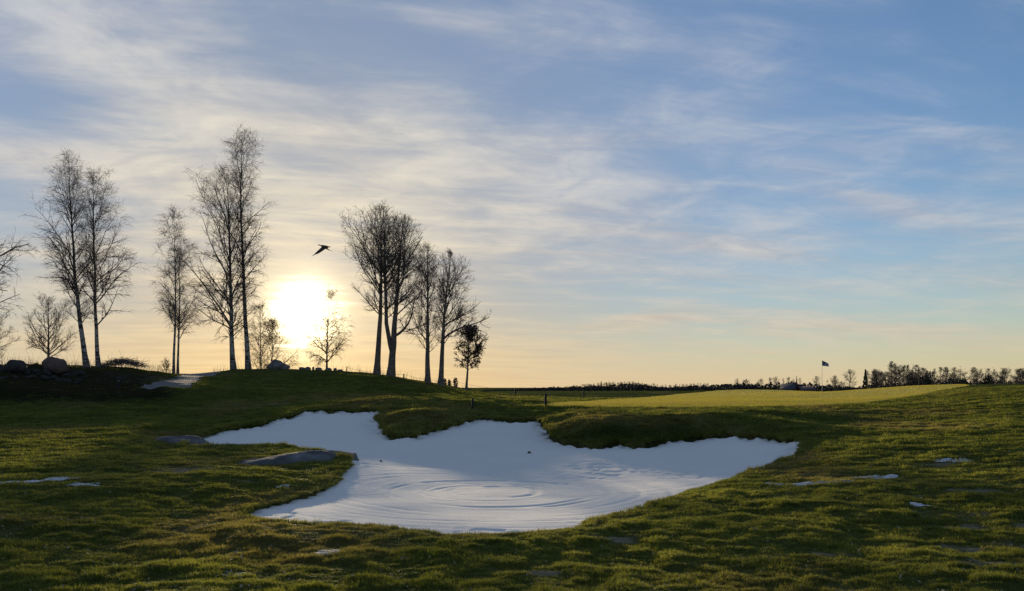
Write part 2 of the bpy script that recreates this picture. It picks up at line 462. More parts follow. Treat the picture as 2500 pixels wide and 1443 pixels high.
def attr(t, name, kind='GEOMETRY', out_='Fac'):
    n = t.nodes.new('ShaderNodeAttribute'); n.attribute_type = kind; n.attribute_name = name
    return E(t, n.outputs[out_])


def objco(t):
    n = t.nodes.new('ShaderNodeTexCoord'); return E(t, n.outputs['Object'])


def bump(t, b, h, strength=0.5, dist=0.02):
    n = t.nodes.new('ShaderNodeBump'); n.inputs['Strength'].default_value = strength; n.inputs['Distance'].default_value = dist
    t.links.new(h.k, n.inputs['Height']); t.links.new(n.outputs[0], b.inputs['Normal'])


def simple(name, ca_, cb_, scale=3.0, rough=0.85, bs=0.4, bd=0.02, spec=0.25, detail=6):
    m, t, b = new_mat(name)
    n = noise(t, objco(t), scale, detail, 0.6)
    c = mix(t, n.smooth(0.3, 0.7), ca_, cb_)
    t.links.new(c.k, b.inputs['Base Color']); b.inputs['Roughness'].default_value = rough
    b.inputs['Specular IOR Level'].default_value = spec
    if bs: bump(t, b, noise(t, objco(t), scale * 4, 5, 0.6), bs, bd)
    return m


M = {}
m, t, b = new_mat('rough_turf')
n1 = noise(t, objco(t), 1.3, 8, 0.62); n2 = noise(t, objco(t), 14.0, 5, 0.6)
g = mix(t, n2.smooth(0.3, 0.75), (0.050, 0.062, 0.014), (0.115, 0.122, 0.034))
g = mix(t, attr(t, 'dry') * 0.75, g, mix(t, n2, (0.110, 0.094, 0.034), (0.20, 0.168, 0.07)))
g = mix(t, attr(t, 'bare'), g, mix(t, n2, (0.20, 0.165, 0.115), (0.34, 0.285, 0.205)))
g = mix(t, attr(t, 'lush_shade') * 0.9, g, mix(t, n2, (0.018, 0.024, 0.007), (0.040, 0.050, 0.014)))  # uncut grass on steep faces, darkened further to paint in their shade
g = mix(t, attr(t, 'lip_wall'), g, mix(t, n2, (0.020, 0.016, 0.011), (0.045, 0.036, 0.025)))  # dark brown on the wall dropping from the bunker lip
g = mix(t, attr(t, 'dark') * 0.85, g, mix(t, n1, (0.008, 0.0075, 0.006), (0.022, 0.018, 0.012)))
t.links.new(g.k, b.inputs['Base Color']); b.inputs['Roughness'].default_value = 1.0; b.inputs['Specular IOR Level'].default_value = 0.0
bump(t, b, n2 + noise(t, objco(t), 55, 3, 0.6) * 0.5, 0.9, 0.05)
M['turf'] = m

m, t, b = new_mat('mown_green')
n1 = noise(t, objco(t), 0.45, 6, 0.6); n2 = noise(t, objco(t), 30.0, 3, 0.6)
g = mix(t, n1.smooth(0.35, 0.68), (0.20, 0.20, 0.040), (0.27, 0.245, 0.058))
g = mix(t, n2 * 0.35, g, (0.10, 0.11, 0.025))
t.links.new(g.k, b.inputs['Base Color']); b.inputs['Roughness'].default_value = 0.9; b.inputs['Specular IOR Level'].default_value = 0.15
b.inputs['Sheen Weight'].default_value = 0.5; b.inputs['Sheen Roughness'].default_value = 0.5; b.inputs['Sheen Tint'].default_value = (0.9, 0.8, 0.3, 1)
bump(t, b, noise(t, objco(t), 22, 4, 0.7), 0.9, 0.06)
M['green'] = m

m, t, b = new_mat('path_gravel')
n1 = noise(t, objco(t), 1.0, 6, 0.6); n2 = noise(t, objco(t), 26, 4, 0.7)
g = mix(t, n1, (0.13, 0.12, 0.12), (0.22, 0.205, 0.205)); g = mix(t, n2.smooth(0.4, 0.7) * 0.6, g, (0.12, 0.105, 0.10))
t.links.new(g.k, b.inputs['Base Color']); bump(t, b, n2, 0.8, 0.03)
M['gravel'] = m

m, t, b = new_mat('white_sand')
n1 = noise(t, objco(t), 0.8, 6, 0.6); n2 = noise(t, objco(t), 60, 3, 0.6)
cx_ = t.nodes.new('ShaderNodeMapping'); cx_.inputs['Scale'].default_value = (1.2, 9.0, 3.0)
t.links.new(objco(t).k, cx_.inputs[0]); n3 = noise(t, E(t, cx_.outputs[0]), 1.0, 5, 0.65)
g = mix(t, n1, (0.77, 0.73, 0.665), (0.86, 0.82, 0.755)); g = mix(t, n3.smooth(0.55, 0.72) * 0.10, g, (0.62, 0.62, 0.64))
t.links.new(g.k, b.inputs['Base Color']); b.inputs['Roughness'].default_value = 0.95; b.inputs['Specular IOR Level'].default_value = 0.1
bump(t, b, n2 * 0.4 + n3, 0.5, 0.02)
M['sand'] = m

# ------------------------------------------------------------------ ground sheet, green, path: one lie of the land, split by cover
th_f = np.linspace(-0.62, 0.62, 470)
th_o = np.concatenate([np.linspace(-math.pi, -0.62, 46)[:-1], th_f, np.linspace(0.62, math.pi, 46)[1:-1]])
r_o = np.concatenate([np.exp(np.linspace(math.log(0.6), math.log(4.5), 26))[:-1], np.exp(np.linspace(math.log(4.5), math.log(70), 560)),
                      np.exp(np.linspace(math.log(70), math.log(6000), 90))[1:]])
nt, nr = len(th_o), len(r_o)
TH, RR = np.meshgrid(th_o, r_o, indexing='ij')
X, Y = (RR * np.sin(TH)).ravel(), (RR * np.cos(TH)).ravel()
ZN = zones(X, Y)
Zg = zground(X, Y, ZN)
idx = np.arange(nt * nr).reshape(nt, nr)
i2 = np.roll(idx, -1, 0)
Q = np.stack([idx[:, :-1], i2[:, :-1], i2[:, 1:], idx[:, 1:]], -1).reshape(-1, 4)[:, ::-1]
fc = lambda a: a[Q].mean(1)
f_green, f_path, f_b = fc(ZN[1]) > 0, fc(ZN[2]) > 0, fc(ZN[0]) > 0.6
V = np.stack([X, Y, Zg], 1)


def sub_sheet(name, sel, mat, attrs, extra=None, **props):
    q = Q[sel]; u, inv_ = np.unique(q, return_inverse=True)
    q = inv_.reshape(-1, 4); v = V[u]; tri = None
    if extra is not None:
        v = np.vstack([v, extra[0]]); ring = np.searchsorted(u, idx[:, 0])
        tri = np.stack([ring, np.roll(ring, -1), np.full(nt, len(u))], 1)[:, ::-1]
    me = make_mesh(name, v, q, tri)
    for nme, a in attrs.items():
        a = a[u]; a = np.append(a, 0.0) if extra is not None else a
        fattr(me, nme, a)
    return link(name, me, mat, **props)


sub_sheet('ground', ~(f_green | f_path | f_b), M['turf'], {'dry': ZN[3], 'bare': ZN[4], 'dark': ZN[5], 'lush_shade': sstep(0.30, 0.55, np.abs(zbase(X, Y + 0.25) - zbase(X, Y - 0.25)) / 0.5) * (RR.ravel() < 30), 'lip_wall': sstep(0.0, 0.05, ZN[0])}, extra=([[0, 0, 0.0]],), kind='structure')
sub_sheet('putting_green', f_green & ~f_path, M['green'], {}, kind='structure')
sub_sheet('gravel_path', f_path, M['gravel'], {}, kind='structure')

# ------------------------------------------------------------------ the bunker's sand
floor = [(1210, 1200, 13.9), (1210, 1255, 11.2), (1000, 1255, 11.2), (800, 1250, 11.2), (1400, 1245, 11.6), (1000, 1200, 14.0), (1400, 1200, 13.9), (1600, 1180, 14.9), (1200, 1130, 18.9),
         (1000, 1130, 18.9), (1400, 1130, 18.7), (1650, 1130, 18.3), (1800, 1115, 18.9), (950, 1095, 21.6), (800, 1070, 23.6), (650, 1065, 23.6), (1150, 1085, 22.4), (1250, 1055, 24.8), (1350, 1105, 20.6),
         (880, 1035, 26.2), (780, 1030, 26.6), (1550, 1105, 20.2), (1750, 1085, 21.3), (1880, 1085, 20.6), (560, 1070, 23.2)]
tps2 = TPS([(*dom(a, d), zpx(b_, d) - (0.05 if d < 18 else 0.10)) for a, b_, d in BUNKER] + [(*dom(a, d), zpx(b_, d)) for a, b_, d in floor], 5e-4)
LUT_S = None
_s_t, _s_r = np.meshgrid(np.linspace(-0.46, 0.42, 150), np.linspace(math.log(8.6), math.log(31.5), 220), indexing='ij')
_sz = tps2(np.stack([_s_t.ravel(), _s_r.ravel()], 1)).reshape(150, 220)


def zsand0(x, y):
    th, lr = np.arctan2(x, y), np.log(np.hypot(x, y))
    a = np.clip((th + 0.46) / 0.88 * 149, 0, 148.999); b_ = np.clip((lr - math.log(8.6)) / (math.log(31.5) - math.log(8.6)) * 219, 0, 218.999)
    i, j = a.astype(int), b_.astype(int); a, b_ = a - i, b_ - j
    return (_sz[i, j] * (1 - a) + _sz[i + 1, j] * a) * (1 - b_) + (_sz[i, j + 1] * (1 - a) + _sz[i + 1, j + 1] * a) * b_


def rake(x, y):
    """tracks of the raking machine: loops round the middle, arcs in the lobes"""
    d = np.zeros_like(x)
    wob = (fbm(x * 0.45, y * 0.45, 201, 2) - 0.5) * 0.20
    for px, D, rings, ex in ((1205, 13.9, ((0.72, 1), (0.86, .7), (1.10, .8), (1.28, .5), (1.82, 1), (2.0, .6), (2.55, .5), (2.95, .45), (3.4, .45), (3.9, .3)), 1.0),
                             (1010, 17.5, ((1.6, .3), (2.4, .4), (3.2, .35), (4.2, .3), (5.0, .3)), 1.35),
                             (1560, 17.2, ((0.9, .35), (1.6, .4), (2.4, .35), (3.2, .25)), 1.5), (930, 23.5, ((1.2, .3), (2.0, .3), (2.9, .3)), 1.7)):
        c = at(px, D); rr = np.hypot((x - c.x) / ex, (y - c.y)) + wob
        an = np.arctan2(y - c.y, x - c.x)
        for k_, (r0, a0) in enumerate(rings):
            part = sstep(0.22, 0.6, vnoise(np.cos(an) * 1.6 + k_ * 7, np.sin(an) * 1.6 + px * .1, 211))
            g0 = (rr - r0 - (vnoise(an * 1.3 + k_ * 5, rr * 0 + px * .1, 215) - .5) * 0.22) / 0.065
            d += a0 * part * (-0.0095 * np.exp(-g0 * g0) + 0.005 * np.exp(-(g0 - 1.7) ** 2) + 0.003 * np.exp(-(g0 + 1.7) ** 2))
    return d


sth = np.linspace(-0.45, 0.41, 430); sr = np.exp(np.linspace(math.log(8.7), math.log(31), 460))
STH, SRR = np.meshgrid(sth, sr, indexing='ij')
sx, sy = (SRR * np.sin(STH)).ravel(), (SRR * np.cos(STH)).ravel()
ssd = sdist(sx, sy, POLY_B)
keep = ssd > -0.55


def zsand(x, y, sd):
    z = zsand0(x, y) + rake(x, y) + (fbm(x * 0.7, y * 0.7, 221, 2) - 0.5) * 0.05
    fp = fbm(x * 5, y * 5, 231, 2)
    c0 = at(1205, 13.9)
    trod = sstep(0.60, 0.80, fbm(x * 0.5 + 3, y * 0.5, 241, 2) + 0.12 * sstep(1.2, 0.2, sd)) * sstep(2.2, 3.4, np.hypot(x - c0.x, y - c0.y))
    z -= 0.022 * trod * sstep(0.5, 0.68, fp)
    z += ((fbm(x * 2.6, y * 2.6, 251, 3) - 0.5) * 0.26 + (fbm(x * 9, y * 9, 255, 2) - 0.5) * 0.10) * np.exp(-np.clip(sd, 0, 9) / 0.28) * sstep(15.5, 19, np.hypot(x, y))
    return z - np.clip(-sd - 0.12, 0, 1) * 1.0


sz = zsand(sx, sy, ssd)
sidx = np.arange(len(sx)).reshape(STH.shape)
SQ = np.stack([sidx[:-1, :-1], sidx[1:, :-1], sidx[1:, 1:], sidx[:-1, 1:]], -1).reshape(-1, 4)[:, ::-1]
SQ = SQ[keep[SQ].all(1)]
u_, inv_ = np.unique(SQ, return_inverse=True)
link('bunker_sand', make_mesh('bunker_sand', np.stack([sx, sy, sz], 1)[u_], inv_.reshape(-1, 4)), M['sand'], kind='structure')
# ------------------------------------------------------------------ grass
def blade_tuft(seed, n=16, spread=0.05, h0=0.035, h1=0.06, w=0.0048, lean=0.6, stiff=False):
    rg = np.random.default_rng(seed)
    v, f = [], []
    for _ in range(n):
        a, r = rg.uniform(0, 6.283), spread * math.sqrt(rg.uniform())
        bx, by = r * math.cos(a), r * math.sin(a)
        h = rg.uniform(h0, h1); d = rg.uniform(0, 6.283); l = rg.uniform(0.1, lean) * h
        ca_, sa_ = math.cos(d), math.sin(d); wx, wy = -sa_ * w / 2, ca_ * w / 2
        k0 = len(v)
        v += [(bx - wx, by - wy, -0.015), (bx + wx, by + wy, -0.015),
              (bx + ca_ * l * .35 - wx * .8, by + sa_ * l * .35 - wy * .8, h * .6), (bx + ca_ * l * .35 + wx * .8, by + sa_ * l * .35 + wy * .8, h * .6),
              (bx + ca_ * l, by + sa_ * l, h)]
        f += [(k0, k0 + 1, k0 + 3), (k0, k0 + 3, k0 + 2), (k0 + 2, k0 + 3, k0 + 4)]
    return make_mesh('tuft', v, None, f, smooth=False)


m, t, b = new_mat('grass_blades')
tint = attr(t, 'tint', 'INSTANCER'); tone = attr(t, 'tone', 'INSTANCER')
g = mix(t, tone, (0.075, 0.102, 0.019), (0.190, 0.210, 0.043))
g = mix(t, tint, g, mix(t, tone, (0.135, 0.118, 0.038), (0.27, 0.240, 0.098)))
t.links.new(g.k, b.inputs['Base Color']); b.inputs['Roughness'].default_value = 0.65; b.inputs['Specular IOR Level'].default_value = 0.2
tr = t.nodes.new('ShaderNodeBsdfTranslucent'); t.links.new(mix(t, 1.0, g, (1.5, 1.4, 0.8), 'MULTIPLY').k, tr.inputs['Color'])
ms = t.nodes.new('ShaderNodeMixShader'); ms.inputs[0].default_value = 0.55
t.links.new(b.outputs[0], ms.inputs[1]); t.links.new(tr.outputs[0], ms.inputs[2])
t.links.new(ms.outputs[0], t.nodes['Material Output'].inputs['Surface'])
M['blade'] = m

proto = bpy.data.collections.new('grass_prototypes')           # never linked to the scene: only instanced
for k_ in range(6):
    me = blade_tuft(100 + k_, 16 if k_ < 4 else 10, 0.05, 0.028 if k_ < 4 else 0.05, 0.05 if k_ < 4 else 0.085, lean=0.9 if k_ < 4 else 1.2)
    me.materials.append(M['blade'])
    proto.objects.link(bpy.data.objects.new('tuft_%d' % k_, me))


m2 = m.copy(); m2.name = 'mown_blades'; M['mown'] = m2
for nd in m2.node_tree.nodes:
    if nd.type == 'MIX' and nd.blend_type == 'MIX' and not nd.inputs[6].is_linked and not nd.inputs[7].is_linked:
        g_ = nd.inputs[6].default_value[1] > nd.inputs[6].default_value[0]
        nd.inputs[6].default_value, nd.inputs[7].default_value = ((0.19, 0.20, 0.04, 1), (0.31, 0.30, 0.065, 1)) if g_ else ((0.24, 0.20, 0.06, 1), (0.36, 0.31, 0.10, 1))
proto_g = bpy.data.collections.new('mown_prototypes')
for k_ in range(6):
    me = blade_tuft(140 + k_, 14, 0.06, 0.03, 0.05, lean=0.5); me.materials.append(m2)
    proto_g.objects.link(bpy.data.objects.new('mown_tuft_%d' % k_, me))


def scatter(name, x, y, z, sxy, sh, tint_, tone_, label, proto=proto):
    n = len(x)
    me = bpy.data.meshes.new(name); me.vertices.add(n)
    me.vertices.foreach_set('co', np.stack([x, y, z], 1).astype(np.float32).ravel())
    fattr(me, 'tint', tint_); fattr(me, 'tone', tone_)
    fattr(me, 'rz', rng.uniform(0, 6.283, n)); fattr(me, 'sxy', sxy); fattr(me, 'sh', sh)
    a = me.attributes.new('pick', 'INT', 'POINT'); a.data.foreach_set('value', rng.integers(0, 6, n).astype(np.int32))
    o = link(name, me, None, kind='stuff', label=label)
    ng = bpy.data.node_groups.new(name, 'GeometryNodeTree')
    ng.interface.new_socket('Geometry', in_out='INPUT', socket_type='NodeSocketGeometry')
    ng.interface.new_socket('Geometry', in_out='OUTPUT', socket_type='NodeSocketGeometry')
    N = ng.nodes.new; L = ng.links.new
    gi, go = N('NodeGroupInput'), N('NodeGroupOutput')
    ci = N('GeometryNodeCollectionInfo'); ci.inputs['Collection'].default_value = proto
    ci.inputs['Separate Children'].default_value = True; ci.inputs['Reset Children'].default_value = True
    ip = N('GeometryNodeInstanceOnPoints'); ip.inputs['Pick Instance'].default_value = True

    def na(nm, ty='FLOAT'):
        q = N('GeometryNodeInputNamedAttribute'); q.data_type = ty; q.inputs['Name'].default_value = nm
        return q.outputs['Attribute']
    cr, cs = N('ShaderNodeCombineXYZ'), N('ShaderNodeCombineXYZ')
    L(na('rz'), cr.inputs[2]); L(na('sxy'), cs.inputs[0]); L(na('sxy'), cs.inputs[1]); L(na('sh'), cs.inputs[2])
    L(gi.outputs[0], ip.inputs['Points']); L(ci.outputs[0], ip.inputs['Instance']); L(na('pick', 'INT'), ip.inputs['Instance Index'])
    L(cr.outputs[0], ip.inputs['Rotation']); L(cs.outputs[0], ip.inputs['Scale']); L(ip.outputs[0], go.inputs[0])
    md = o.modifiers.new('grass', 'NODES'); md.node_group = ng
    return o


def grass_points(n, r0, r1, half=0.66):
    th = rng.uniform(-half, half, n); lr = rng.uniform(math.log(r0), math.log(r1), n)
    r = np.exp(lr); x, y = r * np.sin(th), r * np.cos(th)
    zz = zones(x, y)
    sb, sg, sp_, dry, bare, dark = zz
    p = rng.uniform(size=n)
    clump = fbm(x * 3.2, y * 3.2, 301, 3)
    inp = np.zeros(n)
    for px, D, w_, d_, *_ in PATCHES:
        c0 = at(px, D); inp = np.maximum(inp, sstep(1.1, 0.5, ((x - c0.x) / (w_ / 2)) ** 2 + ((y - c0.y) / (d_ / 2)) ** 2))
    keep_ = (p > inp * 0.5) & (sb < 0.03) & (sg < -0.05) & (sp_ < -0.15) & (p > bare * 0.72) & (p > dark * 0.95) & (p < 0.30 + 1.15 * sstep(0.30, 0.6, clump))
    x, y, r = x[keep_], y[keep_], r[keep_]; zz = tuple(a[keep_] for a in zz)
    z = zground(x, y, tuple(np.minimum(a, -0.001) if i == 0 else a for i, a in enumerate(zz)))
    c = clump[keep_]
    sxy = np.clip(r / 11.0, 0.7, 2.6) * rng.uniform(0.8, 1.3, len(x))
    sh = np.clip(0.70 + 1.3 * (c - 0.42) * 2, 0.35, 1.6) * rng.uniform(0.7, 1.25, len(x)) * np.clip(r / 16, 1.0, 1.4) * (1 - 0.5 * zz[4]) * 0.52
    sh *= 1 + 0.35 * (r > 14) * np.exp(-((zz[0] + 0.05) / 0.12) ** 2)
    lush_shade = sstep(0.30, 0.55, np.abs(zbase(x, y + 0.25) - zbase(x, y - 0.25)) / 0.5) * (r < 30)      # uncut green grass on the bunker faces, their shade painted in
    tint_ = np.clip(zz[3] * 0.8 + rng.normal(0, 0.16, len(x)) + 0.06 + 0.4 * zz[4] - 0.3 * lush_shade, 0, 1)
    tone_ = np.clip((fbm(x * 1.1, y * 1.1, 311, 4) - 0.3) * 1.3 + rng.uniform(-0.1, 0.6, len(x)) - 0.75 * zz[5] - 0.55 * lush_shade, 0, 1)
    return x, y, z, sxy, sh, tint_, tone_


def green_points(n):
    th = rng.uniform(-0.02, 0.56, n); r = np.exp(rng.uniform(math.log(29.5), math.log(72), n)); x, y = r * np.sin(th), r * np.cos(th)
    zz = zones(x, y); k_ = zz[1] > -0.05
    x, y, r = x[k_], y[k_], r[k_]; zz = tuple(a[k_] for a in zz)
    band = sstep(0.35, 0.65, fbm(x * 0.15, y * 0.5, 333, 3))
    return x, y, zground(x, y, zz), rng.uniform(1.2, 1.8, len(x)), rng.uniform(0.30, 0.45, len(x)), np.clip(0.25 + 0.45 * band + rng.normal(0, .1, len(x)), 0, 1), np.clip(0.9 + rng.normal(0, .12, len(x)), 0, 1)


scatter('green_turf', *green_points(110000), 'closely mown yellowish turf of the green', proto_g)
scatter('grass', *grass_points(500000, 4.5, 48.0), 'uneven winter grass covering the rough around the bunker')


def fringe_points(n):
    seg = np.roll(POLY_B, -1, 0) - POLY_B; ln = np.hypot(seg[:, 0], seg[:, 1]); r_mid = np.hypot(POLY_B[:, 0], POLY_B[:, 1])
    i = rng.choice(len(POLY_B), n, p=ln / ln.sum()); q = POLY_B[i] + seg[i] * rng.uniform(size=(n, 1)) + rng.normal(0, 0.10, (n, 2))
    x, y = q[:, 0], q[:, 1]; zz = zones(x, y); k_ = (zz[0] < 0.05) & (zz[0] > -0.16) & (rng.uniform(size=n) < 0.25 + 0.9 * fbm(x * 2.5, y * 2.5, 341, 2))
    x, y = x[k_], y[k_]; zz = tuple(a[k_] for a in zz); r = np.hypot(x, y)
    z = zground(x, y, tuple(np.minimum(a, -0.001) if j == 0 else a for j, a in enumerate(zz)))
    lush_shade = sstep(0.30, 0.55, np.abs(zbase(x, y + 0.25) - zbase(x, y - 0.25)) / 0.5)  # same painted face shade for the fringe tufts
    back = sstep(14, 20, r)
    sh = (0.55 + 0.9 * sstep(0.45, 0.75, fbm(x * 1.7, y * 1.7, 343, 3))) * (0.75 + 0.75 * back) * rng.uniform(0.7, 1.3, len(x))
    return x, y, z, np.clip(r / 12, 0.8, 2.0), sh, np.clip(0.35 * (1 - lush_shade) + rng.normal(0, .2, len(x)), 0, 1), np.clip(rng.uniform(0, .8, len(x)) - 0.5 * lush_shade, 0, 1)


scatter('lip_grass', *fringe_points(26000), 'longer ragged grass hanging over the edge of the bunker')

# scattered dead leaves on the turf
M['litter'] = simple('dead_leaves', (0.16, 0.12, 0.07), (0.34, 0.27, 0.17), 3.0, 0.8, 0, 0)
n = 2600
lx, lr_ = rng.uniform(-0.62, 0.62, n), rng.uniform(math.log(4.8), math.log(24), n); x, y = np.exp(lr_) * np.sin(lx), np.exp(lr_) * np.cos(lx)
k_ = zones(x, y)[0] < -0.1; x, y = x[k_], y[k_]; n = len(x)
p = np.stack([x, y, zground(x, y) + 0.022 + rng.uniform(0, .012, n)], 1); a = rng.uniform(0, 6.283, n); s_ = rng.uniform(0.010, 0.022, (n, 1)); tl_ = rng.normal(0, .45, (n, 2))
ax = np.stack([np.cos(a), np.sin(a), tl_[:, 0]], 1); bx = np.stack([-np.sin(a), np.cos(a), tl_[:, 1]], 1)
link('fallen_leaves', make_mesh('fallen_leaves', np.stack([p - ax * s_, p + bx * s_ * .55, p + ax * s_, p - bx * s_ * .55], 1).reshape(-1, 3), np.arange(n * 4).reshape(-1, 4), None, False), M['litter'], kind='stuff', label='dead leaves scattered over the grass')
# ------------------------------------------------------------------ trees
def tubes(P, R, sides):
    """P (n,k,3), R (n,k) -> verts, quads of n tapered tubes"""
    n, k_, _ = P.shape
    T = np.gradient(P, axis=1); T /= np.linalg.norm(T, axis=2, keepdims=True) + 1e-9
    ref = np.where(np.abs(T[:, :1, 2:3]) > 0.8, np.array([[[1.0, 0, 0]]]), np.array([[[0, 0, 1.0]]]))
    A = np.cross(T, ref); A /= np.linalg.norm(A, axis=2, keepdims=True) + 1e-9
    B = np.cross(T, A)
    an = np.arange(sides) * 2 * math.pi / sides
    Vv = P[:, :, None, :] + R[:, :, None, None] * (np.cos(an)[None, None, :, None] * A[:, :, None, :] + np.sin(an)[None, None, :, None] * B[:, :, None, :])
    ii = np.arange(n * k_ * sides).reshape(n, k_, sides); jj = np.roll(ii, -1, 2)
    Fq = np.stack([ii[:, :-1], ii[:, 1:], jj[:, 1:], jj[:, :-1]], -1).reshape(-1, 4)
    return Vv.reshape(-1, 3), Fq


def join(parts):
    vs, fs, o = [], [], 0
    for v, f in parts:
        vs.append(v); fs.append(f + o); o += len(v)
    return np.concatenate(vs), np.concatenate(fs)


def unit(a): return a / (np.linalg.norm(a, axis=-1, keepdims=True) + 1e-9)


def walk(P0, D0, L, segs, rg, wander=0.12, pull=(0, 0, 0), pull_k=0.0):
    """grow n shoots: start, direction, length; pull bends them step by step"""
    n = len(P0); P = np.empty((n, segs + 1, 3)); P[:, 0] = P0; d = unit(D0); st = (L / segs)[:, None]
    pull = np.asarray(pull, float)
    for i in range(segs):
        P[:, i + 1] = P[:, i] + d * st
        d = unit(d + rg.normal(0, wander, (n, 3)) + pull * pull_k)
    return P


def side_shoots(P, R, per, t0, t1, rg, ang, lenf, segs, wander, pull, pull_k, rfrac, rmin, flat=0.0):
    """shoots off every parent tube: per = count on each parent"""
    n, k_, _ = P.shape
    ln = np.linalg.norm(np.diff(P, axis=1), axis=2).sum(1)
    cnt = np.floor(np.clip(per * (0.25 + 0.75 * ln / ln.mean()), 1.0, per * 2.6) + rg.uniform(size=n)).astype(int)
    par = np.repeat(np.arange(n), cnt); t_ = rg.uniform(t0, t1, len(par))
    f = t_ * (k_ - 1); i = np.minimum(f.astype(int), k_ - 2); f = (f - i)[:, None]
    base = P[par, i] * (1 - f) + P[par, i + 1] * f; d = unit(P[par, i + 1] - P[par, i])
    rb = R[par, i] * (1 - f[:, 0]) + R[par, i + 1] * f[:, 0]
    q = rg.normal(0, 1, (len(par), 3)); q = unit(q - (q * d).sum(1, keepdims=True) * d)
    if flat: q = unit(q * np.array([1, 1, 1 - flat]))
    a = np.radians(rg.normal(ang[0], ang[1], len(par)))[:, None]
    D0 = d * np.cos(a) + q * np.sin(a)
    plen = np.linalg.norm(np.diff(P, axis=1), axis=2).sum(1)[par]
    L = lenf(t_, plen, rg)
    C = walk(base, D0, L, segs, rg, wander, pull, pull_k)
    r0 = np.maximum(np.minimum(rb * rfrac, L * 0.02 + rmin), rmin)
    Rr = r0[:, None] * np.linspace(1, 0.35, segs + 1)[None, :]
    return C, np.maximum(Rr, rmin * 0.55)


